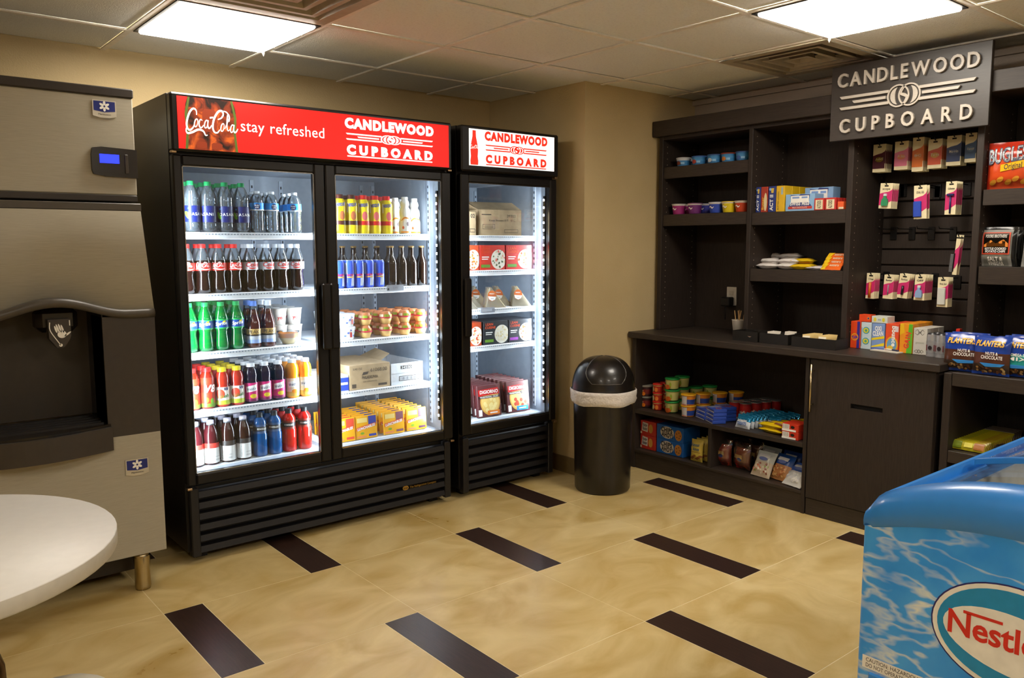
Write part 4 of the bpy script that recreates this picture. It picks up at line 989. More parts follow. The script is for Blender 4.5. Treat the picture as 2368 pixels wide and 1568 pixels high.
welch = lambda lab, liq, lm, mid, g: bottle('fruit_juice_bottle', lab, 'bottle', .0315, P_jui, .182, (w_cap, .0195, .014), (.05, .52, lm, [(0, .12, C('#7a2450'))] if mid else [(0, .2, C('#c9a24a'))]), .93, liq, art=lambda h: [(poly2([(-.024, h*.48), (.026, h*.58), (.026, h*.92), (-.024, h*.80)]), W_), (T("Welch's", .0125, h*.60, 'b', rot=.12, w=.042), navy if not mid else C('#2a2a5a')), (ell2(.008, h*.28, .016, .010, 14), C('#d8c030') if mid else C('#e88a1c'))], group=g)
run(welch('dark grape juice bottle with pink label and white cap on fourth cooler shelf', C('#1c0a1e', .15), C('#c8246c'), True, 'dark grape juice bottles'), (577, 610, 643), 880, dz4, .0315, 4, -.3, .15, 11)
run(welch('orange juice bottle with white label and white cap on fourth cooler shelf', C('#e8921a', .2), C('#ead9c0'), False, 'orange juice bottles'), (676, 706), 880, dz4, .0315, 4, -.3, .15, 12)
# bottom row
vw = lambda nm, liq, bd, g: bottle('vitamin_drink_bottle', nm, 'bottle', .0335, P_vit, .198, (C('#d9d4e4'), .0165, .015), (.04, .50, C('#ecebe6'), [(.70, 1.1, bd)]), .86, liq, art=lambda h: [(xf2(text2('vitaminwater', .0105, 'r', width=h*.9), rot=PI/2, dx=-.012, dy=h*.04), C('#26262c')), (rect2(.006, h*.12, .030, h*.2), C('#c9c8c4')), (rect2(.006, h*.3, .030, h*.34), C('#c9c8c4'))], group=g)
run(vw('vitamin drink bottle with red band on white label on cooler floor', C('#3e1016', .15), C('#d23a30'), 'red-band vitamin drinks'), (453, 489), 1050, dz5, .0335, 3, -.2, .3, 13)
run(vw('vitamin drink bottle with dark band on white label on cooler floor', C('#2c100e', .15), C('#3a3432'), 'dark-band vitamin drinks'), (528, 564), 1040, dz5, .0335, 3, -.5, .3, 14)
pw = lambda nm, liq, lm, g: bottle('sports_drink_bottle', nm, 'bottle', .034, P_pow, .198, (k_cap, .0155, .018), (.55, .76, lm, [(.25, .75, C('#20232a'))]), .93, liq, art=lambda h: [(T('POWERADE', .008, h*.42, 'b', .2, w=.046), W_)], group=g)
run(pw('blue sports drink bottle with dark label on cooler floor', M('drink_blue', '#0e4f8c', .12, coat=.3), C('#3c5a86'), 'blue sports drinks'), (602, 636), 1030, dz5, .034, 3, -.3, .3, 15)
run(pw('red sports drink bottle with dark label on cooler floor', M('drink_red', '#c41c16', .12, coat=.3), C('#8e3028'), 'red sports drinks'), (669, 705), 1020, dz5, .034, 3, -.3, .3, 16)
# --- right door
yel = C('#f0d512')
nq = lambda cc, nm, g: bottle('flavored_milk_bottle', 'yellow flavored milk bottle with %s cap on cooler top shelf' % nm, 'bottle', .0315, P_nq, .192, (cc, .0200, .022), (.0, .865, yel, [(.22, .34, cc), (.34, .72, yel)]), 2, yel, yel, art=lambda h: [(T('NESQUIK', .014, h*.80, 'h', .1, w=.048, rot=.12), C('#2a3c9a')), (ell2(.004, h*.52, .014, .022, 18), C('#b4643c' if nm == 'brown' else '#e06a6a')), (rect2(-.03, h*.62, -.024, h*.9), W_)], group=g)
rc_ = C('#dc2420'); bc_ = C('#4a2018')
run(nq(bc_, 'brown', 'brown-capped milk bottles'), (785, 812), 500, dz1, .0315, 3, -.2, .2, 17); run(nq(rc_, 'red', 'red-capped milk bottles'), (839, 866, 893), 500, dz1, .0315, 3, -.2, .2, 18)
cm = bottle('white_milk_bottle', 'white curvy milk drink bottle with orange print on cooler top shelf', 'bottle', .0305, P_cm, .186, (W_, .0165, .018), (.02, .36, W_), 2, W_, W_, art=lambda h: [(stroke2([(-.03, h*1.0), (-.01, h*1.25), (.025, h*1.1)], .003, .008), C('#d88428')), (ell2(.006, h*.75, .008, .012, 12), C('#7a6a6a')), (ell2(-.02, h*.45, .006, .008, 12), C('#cc5a2c')), (rect2(-.034, .002, .034, .010), C('#d88428'))], group='white milk drink bottles')
s = Stamp(cm)
for px, dy_ in ((936, .037), (914, .13), (958, .12), (900, .22), (928, .24)): s((ony(px, 500, YS+dy_).x, YS+dy_, dz1), -.2)
can = thing('energy_drink_can', 'slim blue and silver energy drink can on second cooler shelf', 'can', (0, 0, 0), 0, 'slim energy drink cans')
b = MB().lathe([(r*.0262, z*.134) for r, z in P_can], C('#2f55c8', .28), 20)
b.build('can_body', can); f_ = cyl(.0264); b = MB()
eb = C('#2a44c0', .3); esl = C('#cfd4de', .3)
for a in range(4):
    a0 = (a*2-4)*.0205; b.put(poly2([(a0+.002, .010), (a0+.020, .010), (a0+.024, .065), (a0+.006, .065)]), f_, eb if a % 2 else C('#c4ccdc', .25), .0004); b.put(poly2([(a0+.006, .067), (a0+.024, .067), (a0+.024, .122), (a0+.006, .122)]), f_, C('#c4ccdc', .25) if a % 2 else eb, .0004)
b.put(T('Red Bull', .0095, .060, 'h', w=.034), f_, C('#d8283c'), .0012); b.put(rect2(-.018, .050, .018, .056), f_, C('#d8a03c'), .001)
b.build('can_print', can); MB().lathe([(.0228, .134), (.0228, .136), (.021, .136), (.021, .1335), (.0001, .1335)], C('#d5d8dd', .25, metal=.9), 18).build('can_lid', can)
run(can, (784, 805, 829, 853, 877), 640, dz2, .0262, 2, -.2, .5, 19)
ak = bottle('soda_bottle', 'dark brown glass soda bottle with crown cap on second cooler shelf', 'bottle', .0305, P_beer, .205, (C('#8a6a3a', .35, metal=.6), .0150, .006), None, 2, M('brown_glass', '#150a06', .10, coat=.5), M('brown_glass', '#150a06', .10, coat=.5), group='dark brown soda bottles')
s = Stamp(ak)
for x in (905, 929, 952, 975): s((fx(x, 640, .03), YS+.037, dz2), 0)
for r in range(1, 3):
    for x in (792, 818, 845, 872, 900, 928, 950)[:8-r]: s((ony(x, 600, YS+.085+r*.066).x+.0, YS+.085+r*.066, dz2), 0)
tagm = C('#c9ccd4', .3)
pt = ony(913, 663, YS-.012); b = MB(); b.box(-.05, .05, -.002, 0, -.015, .015, thin('tag_sleeve', '#e8ecf2', .55, '#c4c9d4', .08)); b.put(T('2.99', .011, -.005, 'b'), plane((0, -.002, 0), (1, 0, 0), (0, 0, 1)), C('#70757e'), .0006)
b.put(rect2(-.046, -.011, -.036, -.001), plane((0, -.002, 0), (1, 0, 0), (0, 0, 1)), C('#2c3036'), .0006)
tag(place(b.build('price_tag'), (pt.x, YS-.0145, ZS[1]-.006), 0, -.0), 'clear price tag holder under the dark soda bottles', 'price tag')
pt2 = ony(1127, 710, YS-.012); b = MB(); b.box(-.05, .05, -.002, 0, -.015, .015, MATS['tag_sleeve']); b.put(rect2(-.04, -.008, .03, .006), plane((0, -.002, 0), (1, 0, 0), (0, 0, 1)), C('#b4b9c4'), .0006)
tag(place(b.build('price_tag'), (pt2.x, YS-.0145, ZF[2]-.006), 0), 'clear price tag holder under the wrapped sandwiches', 'price tag')
# tubs and fruit cups, two high
tb = thing('cottage_cheese_tub', 'white tub with blue print at the left of the fruit cups', 'tub', (0, 0, 0), 0, 'stacked white tubs on third cooler shelf')
b = MB().lathe([(.0001, 0), (.044, 0), (.052, .052), (.052, .056)], W_, 24); f_ = cyl(.0505)
for k in range(9): b.put(ell2(-.055+k*.016, .020+.014*(k % 3), .006, .005, 10), f_, C('#5468b8'), .001)
b.put(poly2([(.018, .012), (.030, .012), (.030, .034), (.024, .04), (.018, .034)]), f_, C('#c83a3a'), .0014); b.build('tub', tb)
MB().lathe([(.0535, .056), (.0535, .062), (.050, .064), (.0001, .064)], C('#dfe4ee', .3), 24).build('tub_lid', tb)
s = Stamp(tb); x = fx(797, 780, .052)
for k in range(2):
    for r in range(3): s((x, YS+.058+r*.108, dz3+k*.0645), -.3+k*.2)
fc = thing('fruit_cup', 'clear domed fruit cup with red seal and orange label on third cooler shelf', 'fruit cup', (0, 0, 0), 0, 'stacked fruit cups on third cooler shelf')
MB().lathe([(.0001, .001), (.024, .001), (.032, .026), (.033, .030)], C('#d9b06a', .3), 20).build('cup_base', fc)
MB().lathe([(.0335, .030), (.037, .031), (.037, .034), (.0335, .035)], C('#c81e46', .3), 20, close=False).build('seal_ring', fc)
b = MB().lathe([(.0335, .035), (.031, .046), (.024, .062), (.022, .064), (.0001, .064)], C('#c47a4c', .25), 20); f_ = cyl(.0325)
for k, mm in enumerate(('#d8381c', '#e8d8b0', '#8aa02c', '#e08a24', '#d8381c', '#e8d8b0')): b.put(rect2(-.09+k*.03, .037, -.065+k*.03, .050), f_, C(mm), .0016)
b.build('dome', fc); s = Stamp(fc); R = random.Random(5)
for r in range(4):
    for px in (845, 892, 936, 973):
        for k in range(2): s((fx(px, 760, .037)+.004*r, YS+.046+r*.078, dz3+k*.0645), R.uniform(-.6, .3))
# cartons
def carton(name, label, cat, w, d, h, m, art=None, group=None, loc=None, rz=0, side=None, bev=.0015, top=None):
    b = MB(); b.cbox(-w/2, w/2, -d/2, d/2, 0, h, m, bev)
    f = plane((0, -d/2, 0), (1, 0, 0), (0, 0, 1))
    if art:
        for S, mm, wgt in art: b.put(S, f, mm, wgt)
    f2 = plane((-w/2, 0, 0), (0, -1, 0), (0, 0, 1))
    if side:
        for S, mm, wgt in side: b.put(S, f2, mm, wgt)
    f3 = plane((0, 0, h), (1, 0, 0), (0, 1, 0))
    if top:
        for S, mm, wgt in top: b.put(S, f3, mm, wgt)
    o = b.build(name); tag(o, label, cat, group)
    if loc is not None: place(o, loc, rz)
    return o
card = textured('cardboard', '#a58d6c', '#b49b78', nscale=30, rough=.8); ink = C('#4a4038', .8)
xa, xb = fx(808, 880, 0), fx(902, 880, 0); w = xb-xa
carton('shipping_carton', 'brown cardboard carton with black print on fourth cooler shelf', 'box', w, .36, .125, card, [(T('61068.00', .018, .085, 'r', x=w*.22), ink, .0006), (T('5/40 OZ', .010, .100, 'r', x=-w*.3), ink, .0006), (T('PHILADELPHIA', .014, .052, 'b', x=0, w=.09), ink, .0006), (T('KEEP REFRIGERATED', .006, .034, 'r', x=0), ink, .0006), (rect2(w*.2, .010, w*.42, .022), ink, .0006), (rect2(-w*.44, .010, -w*.34, .03), ink, .0006), (poly2([(-w*.2, .07), (-w*.06, .075), (-w*.03, .088), (-w*.16, .086)]), ink, .0006)], loc=((xa+xb)/2, YS+.006+.18, dz4))
xa, xb = fx(905, 880, 0), fx(978, 880, 0); w = xb-xa; wc = textured('white_card', '#c9cbd0', '#d6d8dc', nscale=30, rough=.8)
t = thing('opened_carton', 'white cardboard carton with torn open top on fourth cooler shelf', 'box', ((xa+xb)/2, YS+.006+.18, dz4))
b = MB(); dd = .18; hh = .112
b.box(-w/2, w/2, -dd, dd, 0, .004, wc); b.box(-w/2, w/2, -dd, -dd+.004, .004, hh, wc); b.box(-w/2, w/2, dd-.004, dd, .004, hh, wc); b.box(-w/2, -w/2+.004, -dd+.004, dd-.004, .004, hh, wc); b.box(w/2-.004, w/2, -dd+.004, dd-.004, .004, hh, wc)
f_ = plane((0, -dd, 0), (1, 0, 0), (0, 0, 1)); b.put(rect2(-w*.2, .080, w*.14, .098), f_, ink, .0006); b.put(T('34500', .013, .0825, 'b', x=-w*.03, w=w*.3), f_, wc, .0010); b.put(T('19104', .013, .0825, 'r', x=w*.31, w=w*.28), f_, C('#8a8a8a'), .0008)
b.put(rect2(-w*.26, .018, w*.42, .044), f_, ink, .0005); b.put(rect2(-w*.24, .021, w*.40, .041), f_, wc, .0008); b.put(rect2(-w*.5, .058, w*.5, .0595), f_, C('#8f9094'), .0005)
for k in range(14): b.put(rect2(-w*.22+k*w*.042, .023, -w*.22+k*w*.042+w*(.012+.010*(k % 3)), .039), f_, C('#7a7a80'), .0011)
b.build('carton_body', t)
MB().add([(-w/2, -.06, hh), (-w/2, dd, hh), (w*.05, dd-.02, hh+.045), (w*.02, -.0, hh+.03), (-w/2+.002, -.06, hh+.002), (w*.05, dd-.02, hh+.042)], [(0, 3, 2, 1), (1, 2, 3, 0)], card).build('torn_flap', t)
xb2 = fx(813, 890, 0)-.002; w = .085
carton('blue_carton', 'white and blue carton beside the brown carton on fourth cooler shelf', 'box', w, .30, .082, W_, [(rect2(-w/2, .004, w/2, .070), C('#2446b8'), .0005), (rect2(-w/2, .034, w*.44, .046), W_, .0009)], loc=(fx(808, 890, 0)-w/2-.004, YS+.006+.15, dz4))
# boxed lunches standing in receding rows
def lunch(cc, nm):
    w, h = .122, .118; A = [(rect2(-w*.42, h*.70, w*.05, h*.90), C('#e4c878'), .0006), (rect2(w*.1, h*.60, w*.46, h*.96), cc, .0006), (poly2([(-w*.46, h*.36), (w*.44, h*.52), (w*.44, h*.66), (-w*.46, h*.50)]), C('#e05a2c'), .0006), (xf2(T('LUNCHABLES', .012, 0, 'h', .15, w=w*.84), rot=.17, dy=h*.44), W_, .001),
      (ell2(-w*.2, h*.24, .011, .006), C('#7aa02c'), .0006), (rect2(w*.1, h*.08, w*.44, h*.18), cc, .0008), (rect2(-w*.44, h*.06, -w*.02, h*.13), C('#e88a5c'), .0006)]
    return carton('lunch_kit', 'yellow boxed lunch kit with %s corner standing on cooler floor' % nm, 'lunch box', w, .010, h, C('#eaa818'), A, 'boxed lunch kits on the cooler floor')
for px, cc, nm, n, off in ((797, C('#d84a34'), 'red', 6, .0), (849, C('#2c3f9e'), 'blue', 6, .0), (913, C('#7a4a5c'), 'mauve', 8, 0), (965, C('#5a3850'), 'plum', 8, 0)):
    s = Stamp(lunch(cc, nm)); x = fx(px, 990, 0)
    for r in range(n): s((x+.004*r, YS+.014+r*.048, dz5+.001), -.03, -.08)
# --- freezer
xa, xb = fx(1133, 490, 0), fx(1208, 490, 0); w = xb-xa
t = thing('opened_carton', 'brown cardboard carton with raised flaps on freezer top shelf', 'box', ((xa+xb)/2-.03, YS+.006+.13, ZF[0]+.0005), -.12)
w += .05; hh = .142; dd = .13; b = MB(); b.box(-w/2, w/2, -dd, dd, 0, .004, card)
b.box(-w/2, w/2, -dd, -dd+.004, .004, hh, card); b.box(-w/2, w/2, dd-.004, dd, .004, hh, card); b.box(-w/2, -w/2+.004, -dd, dd, .004, hh, card); b.box(w/2-.004, w/2, -dd, dd, .004, hh, card)
f_ = plane((0, -dd, 0), (1, 0, 0), (0, 0, 1))
b.put(T('39303', .016, .100, 'r', x=w*.26), ink, ink, .0006) if 0 else b.put(T('39303', .016, .100, 'r', x=w*.26), f_, ink, .0006)
b.put(T('Keep Frozen 0 F/-18 C', .011, .078, 'r', x=w*.05, w=w*.6), f_, ink, .0006)
for q in ((-w*.4, .035, -w*.12, .062), (w*.1, .015, w*.42, .034)): b.put(rect2(*q), f_, ink, .0005); b.put(rect2(q[0]+.002, q[1]+.002, q[2]-.002, q[3]-.002), f_, card, .0009)
for z_ in (.05, .042): b.put(rect2(-w*.36, z_, -w*.16, z_+.003), f_, ink, .0012)
b.put(rect2(-w*.42, .112, -w*.2, .118), f_, ink, .0006); b.build('carton_body', t)
MB().add([(-w/2, -dd, hh), (w/2, -dd, hh), (w/2-.02, -dd+.07, hh+.045), (-w/2-.03, -dd+.07, hh+.045)], [(0, 1, 2, 3), (3, 2, 1, 0)], card).build('flap', t)
MB().add([(-w/2, -dd, hh), (-w/2, dd, hh), (-w/2-.06, dd, hh+.03), (-w/2-.05, -dd+.05, hh+.04)], [(0, 1, 2, 3), (3, 2, 1, 0)], card).build('flap', t)
carton('shipping_carton', 'brown cardboard carton at the back of freezer top shelf', 'box', .14, .16, .20, card, loc=(.86, YS+.40, ZF[0]+.0005))
x = fx(1101, 500, 0); carton('shipping_carton', 'brown cardboard carton at the left end of freezer top shelf', 'box', .085, .25, .128, card, [(T('02', .02, .095, 'b', x=.02), ink, .0006), (rect2(.0, .016, .036, .036), ink, .0006), (rect2(.003, .019, .033, .033), card, .001)], loc=(x-.044, YS+.006+.125, ZF[0]+.0005))
R = random.Random(8)
def meal(nm, bg, word, food, n, px, z, h, acc, py, wpx, seed, lb):
    xa, xb = fx(px, py, 0), fx(px+wpx, py, 0); w = xb-xa-.003; R = random.Random(seed); A = []
    A.append((xf2(text2('LEAN', h*.10, 'b', width=w*.3), dx=-w*.42, dy=h*.82), acc, .0008)); A.append((xf2(text2('CUISINE', h*.10, 'b', width=w*.42), dx=-w*.44, dy=h*.68), acc, .0008))
    A.append((ell2(w*.24, h*.42, w*.30, h*.40, 20), C('#e8e2d4'), .0006))
    for k in range(34):
        a, r = R.uniform(0, 2*PI), R.random()**.5; A.append((ell2(w*.24+w*.25*r*math.cos(a), h*.42+h*.34*r*math.sin(a), w*.03+.003*R.random(), h*.03+.003*R.random(), 8, R.uniform(0, 3)), C(R.choice(food)), .001+.0003*k/34))
    A.append((rect2(-w*.42, h*.5, -w*.14, h*.54), W_, .0007)); A.append((rect2(-w*.42, h*.42, -w*.18, h*.455), W_, .0007)); A.append((rect2(-w*.45, h*.10, -w*.1, h*.22), C(word), .0007))
    A = [(([(max(-w*.5, min(w*.5, a)), max(0.001, min(h-.001, c))) for a, c in S[0]], S[1]), mm, ww) for S, mm, ww in A]
    o = carton('frozen_meal_box', lb, 'box', w, .036, h, C(bg), A, 'frozen meal boxes in the freezer'); s = Stamp(o)
    for r in range(n): s(((xa+xb)/2+.004*r, YS+.006+.018+r*.038, z), 0)
meal('a', '#c8301e', '#5f8a2c', ('#d8c8a0', '#4a6a2c', '#d86a5c', '#e8e0d0', '#2c4a24'), 5, 1109, ZF[1]+.0005, .138, C('#d8481c'), 590, 59, 1, 'red frozen meal box with creamy pasta bowl picture on second freezer shelf')
meal('b', '#c02a24', '#5f9a3c', ('#d89a4c', '#c85a2c', '#e8d0a0', '#b84a24'), 5, 1170, ZF[1]+.0005, .138, C('#e05a2c'), 590, 60, 2, 'red frozen meal box with chicken bowl picture on second freezer shelf')
meal('c', '#d0502c', '#2c2c2c', ('#e8c88c', '#d86a3c', '#f0e0b0', '#c8842c'), 5, 1056, ZF[1]+.0005, .138, C('#e8a04c'), 590, 52, 3, 'orange frozen meal box at the left end of second freezer shelf')
meal('d', '#1e2228', '#6a9a2c', ('#e8dcb8', '#d8c898', '#f0e8d0'), 5, 1118, ZF[3]+.0005, .132, C('#e0501c'), 765, 57, 4, 'black frozen meal box with white macaroni picture on fourth freezer shelf')
meal('e', '#22222a', '#a03cb0', ('#d8a878', '#c8703c', '#e8d0b8', '#b85a3c'), 5, 1176, ZF[3]+.0005, .132, C('#d8481c'), 765, 54, 5, 'black frozen meal box with chicken picture on fourth freezer shelf')
meal('f', '#a8401c', '#4a2a14', ('#e8c898', '#c85a34', '#d8a878'), 4, 1064, ZF[3]+.0005, .132, C('#e8a04c'), 765, 50, 6, 'reddish frozen meal box at the left end of fourth freezer shelf')
# wrapped sandwich wedges
bread = C('#c8a878', .8); fillm = C('#e6dcc4', .6); wrap = thin('wrap_film', '#f4f2ee', .18, '#e6ddcf', .07, .12)
sw = thing('wrapped_sandwich', 'film wrapped sandwich wedge with orange and white round sticker on third freezer shelf', 'sandwich', (0, 0, 0), 0, 'wrapped sandwich wedges')
tri = [(-.055, 0), (.060, 0), (-.03, .112)]
MB().prism(tri, 'y', -.030, -.012, fillm).prism(tri, 'y', .012, .030, bread).build('bread', sw); MB().prism([(-.052, .002), (.056, .002), (-.03, .106)], 'y', -.012, .012, C('#c8b070', .6)).build('filling', sw)
MB().prism([(-.058, -.0005), (.064, -.0005), (-.028, .117), (-.036, .117)], 'y', -.033, .033, wrap).build('film_wrap', sw)
b = MB(); f_ = plane((0, -.0335, 0), (1, 0, 0), (0, 0, 1)); b.put(ell2(-.022, .068, .026, .030, 24, .1), f_, C('#c8642a'), .0006); b.put(poly2([(-.046, .066), (.003, .062), (-.004, .046), (-.022, .039), (-.04, .048)]), f_, W_, .001); b.put(xf2(text2('FRESH', .007, 'b', center=True), dx=-.023, dy=.076), f_, W_, .001); b.put(rect2(-.03, .050, -.012, .053), f_, C('#8a8a92'), .0014)
b.build('sticker', sw); s = Stamp(sw)
for k, (px, dy, rz) in enumerate(((1080, .05, -.3), (1110, .125, -.3), (1146, .05, -.3), (1180, .125, -.3), (1206, .05, -.3), (1110, .21, -.3), (1150, .22, -.3))): s((fx(px, 690, 0)+.02, YS+dy, ZF[2]+.0005), rz)
# pizzas standing in receding rows on the freezer floor
def pizza(lb, toppings, cc, rt, seed):
    R = random.Random(seed); w, h = .160, .182; A = [(ell2(w*.04, h*.46, w*.43, h*.42, 26), C('#d8a44c'), .0006), (ell2(w*.04, h*.46, w*.38, h*.37, 26), C('#e4c070'), .0009), (poly2([(-w*.46, h*.66), (w*.46, h*.70), (w*.40, h*.90), (-w*.46, h*.86)]), C('#b81e1e'), .0016), (T('DIGIORNO', h*.10, h*.735, 'b', .1, w=w*.78), W_, .002), (rect2(-w*.46, h*.585, w*.46, h*.66), C('#2c1a1c'), .0018), (T('TRADITIONAL CRUST', h*.045, h*.60, 'b', w=w*.8), W_, .0022), (rect2(-w*.1, h*.05, w*.42, h*.19), cc, .0016), (rect2(0, h*.10, w*.32, h*.135), W_, .002), (rect2(-w*.48, h*.04, -w*.34, h*.24), W_, .0016)]
    for k in range(rt):
        a, r = R.uniform(0, 2*PI), R.random()**.5; A.append((ell2(w*.04+w*.3*r*math.cos(a), h*.36+h*.2*r*math.sin(a), .011, .011, 12), C(toppings), .0013+.0002*k/10))
    return carton('frozen_pizza_box', lb, 'pizza box', w, .024, h, C('#5c2a2c'), A, 'frozen pizza boxes on the freezer floor')
for px, pr_, n in ((1137, pizza('dark red frozen pizza box with cheese pizza and orange tag', '#f0d890', C('#e07a24'), 12, 1), 8), (1204, pizza('dark red frozen pizza box with pepperoni pizza and blue tag', '#b8442c', C('#2c8ad8'), 7, 2), 8)):
    s = Stamp(pr_); x = fx(px, 910, 0)
    for r in range(n): s((x+.004*r, YS+.03+r*.045, ZB+.0025), -.06, -.12)
o = carton('frozen_pasta_bag', 'white and red frozen pasta pouch beside the cheese pizzas', 'pouch', .10, .03, .135, C('#d8c8a8'), [(ell2(.01, .05, .04, .04), C('#e0b04c'), .0006), (rect2(-.05, .10, .05, .135), C('#3c5a34'), .0006), (ell2(.02, .06, .014, .012), C('#c85a2c'), .001), (ell2(-.01, .04, .014, .012), C('#e8dcb8'), .001)], bev=.008)
place(o, (.432, YS+.03, ZB+.0005), -.06, -.1)
# ================================================================== THINGS ON THE CUPBOARD
RZ = -PI/2
def ctn(name, label, cat, pa, pb, py, xf, d, h, z, m, art=None, group=None, rows=1, gap=.002, n=1, dzs=None, top=None, side=None, ty=0, bev=.0015, lim_=9):
    """carton whose front spans two pixels on the plane x = xf; rows repeat into the shelf, n repeats upward"""
    ya, yb = min(lim_, onx(pa, py, xf).y), onx(pb, py, xf).y; w = ya-yb-.002
    A = art(w, h) if art else None
    o = carton(name, label, cat, w, d, h, m, A, group or (None if rows*n == 1 else label.split(' with')[0]+'es'), side=side(d, h) if side else None, top=top(w, d) if top else None, bev=bev); s = Stamp(o)
    for k in range(n):
        for r in range(rows): s((xf+d/2+r*(d+gap), (ya+yb)/2, z+.0008+k*(h+.0008)), RZ+ty, label=label+((', '+('front row', 'second row', 'third row', 'fourth row', 'fifth row', 'sixth row')[r]) if rows > 1 else '')+(', lower one' if n > 1 and k == 0 else ', upper one' if n > 1 else ''))
    return o
def cup(name, label, cat, Rb, Rt, h, body, lidm, bands=(), lid_h=.008, art=None, group=None, rim=None):
    t = thing(name, label, cat, (0, 0, 0), 0, group)
    def mf(z):
        for a, c, mm in bands:
            if a <= z/h < c: return mm
        return body
    zz = [i/8*h for i in range(9)]; b = MB().lathe([(.0001, 0)]+[(Rb+(Rt-Rb)*z/h, z) for z in zz], body, 20, mfun=mf, close=False)
    if art:
        f = cyl((Rb+Rt)/2+abs(Rt-Rb)*.3, 0)
        for S, mm in art(h): b.put(S, f, mm, .0012)
    b.build('cup', t)
    MB().lathe([(Rt, h-.001), (Rt*1.06, h-.001), (Rt*1.06, h+lid_h*.8), (Rt*1.0, h+lid_h), (.0001, h+lid_h)], lidm, 20).build('lid', t)
    t['stackh'] = h+lid_h+.0006; return t
def at(px, py, x): p = onx(px, py, x); return p
def stackup(o, px, py, x, z, n=1, rows=1, dx=None, rz=RZ-.3, dy=0, seed=0):
    o['base'] = o['label']; s = Stamp(o); R = random.Random(seed); hh = o['stackh']; y = onx(px, py, x).y
    for r in range(rows):
        for k in range(n): s((x+r*(dx or .1), y+dy*r, z+.0006+k*hh), rz+R.uniform(-.2, .2), label=o['base']+('' if n == 1 else (', bottom', ', middle' if n > 2 else ', top', ', top')[k])+('' if rows == 1 else ', '+('front', 'second', 'third', 'fourth')[r]+' row'))
    return s
# --- left bay, upper shelf: blue soup bowls
for k, (px, lc, ac, nm) in enumerate(((1581, '#c9ccd0', '#7a3a2c', 'white rim'), (1617, '#3a62a8', '#b04030', 'blue lid'), (1653, '#38588c', '#c9d0d8', 'pale band'), (1685, '#8a3a2c', '#c87a2c', 'orange picture'), (1719, '#3c5c98', '#3a62a8', 'plain blue band'))):
    o = cup('soup_bowl', 'blue microwave soup bowl with %s on the left bay upper shelf' % nm, 'bowl', .036, .044, .050, C('#3f86c0'), C(lc), [(.7, 1.01, C('#c9ccd2'))] if k == 0 else [(.5, .8, C('#4a94cc'))], .006, (lambda h, ac=ac: [(ell2(0, h*.45, .016, .012), C(ac)), (rect2(.018, h*.3, .04, h*.55), C('#8cc0e4'))]), 'soup bowls on the left bay upper shelf')
    stackup(o, px, 378, 1.845, S1, 1, 2, .095)
# lower shelf: breakfast cereal cups
for px, cc, lc, nm in ((1570, '#a02a74', '#c9c4c0', 'magenta'), (1607, '#6a2a6c', '#8a5c84', 'purple'), (1633, '#3a3f9c', '#9a9cb8', 'indigo'), (1656, '#2c48a8', '#c0c4d4', 'blue'), (1686, '#d8c018', '#e8d85c', 'yellow'), (1716, '#c2401c', '#d8cdb8', 'red')):
    o = cup('cereal_cup', '%s single-serve cereal cup on the left bay lower shelf' % nm, 'cup', .034, .043, .062, C(cc), C(lc), [(.86, 1.01, C('#d2ccc4'))], .004, (lambda h: [(T('cereal', .010, h*.45, 'b', .2) if 0 else stroke2([(-.016, h*.55), (-.004, h*.65), (.008, h*.5), (.018, h*.62)], .003, .007), C('#e8e0d8'))]), 'cereal cups on the left bay lower shelf')
    stackup(o, px, 490, 1.835 if nm != 'indigo' else 1.93, S2, 1, 1 if nm in ('purple', 'indigo', 'blue') else 2, .10)
# --- middle bay upper shelf
def act(bg, tx, nm, pop):
    def A(w, h):
        a = [(xf2(text2('ACT II', w*.42, 'h', width=h*.62), rot=PI/2, dx=w*.16, dy=h*.05), W_, .0008)] if nm == 'blue' else []
        if nm == 'blue': a += [(poly2([(-w*.1, h*.74), (w*.2, h*.74), (w*.26, h*.92), (-w*.16, h*.92)]), C('#d8b848'), .0007), (ell2(-w*.25, h*.88, w*.16, w*.16, 14), C('#7ab4e8'), .0007)]
        elif nm == 'red': a += [(ell2(w*.2, h*.4, w*.24, h*.36, 16), C('#e0cfa0'), .0007), (xf2(text2('Butter', w*.3, 'b', width=h*.5), rot=PI/2, dx=-w*.05, dy=h*.1), C('#e8b83c'), .0008)]
        else: a += [(xf2(text2('BUTTER LOVERS', w*.16, 'r', width=h*.7), rot=PI/2, dx=-w*.16, dy=h*.08), C('#3a3a20'), .0008), (rect2(w*.08, h*.66, w*.32, h*.94), C('#9ab4b8'), .0007)]
        return a
    return A
for pa, pb, bg, nm, n in ((1741, 1758.5, '#23367e', 'blue', 4), (1759, 1775, '#a8331c', 'red', 4), (1776, 1793.5, '#23367e', 'blue', 4), (1794, 1814, '#e0b41a', 'yellow', 4)):
    ctn('popcorn_box', '%s microwave popcorn box on the upper shelf%s' % (nm, '' if nm != 'blue' else (' next to the dark upright' if pa < 1750 else ' between red and yellow boxes')), 'box', pa, pb, 470, 1.80, .072, .140, S3+.002, C(bg), act(bg, '', nm, 0), 'popcorn boxes', n, lim_=.797)
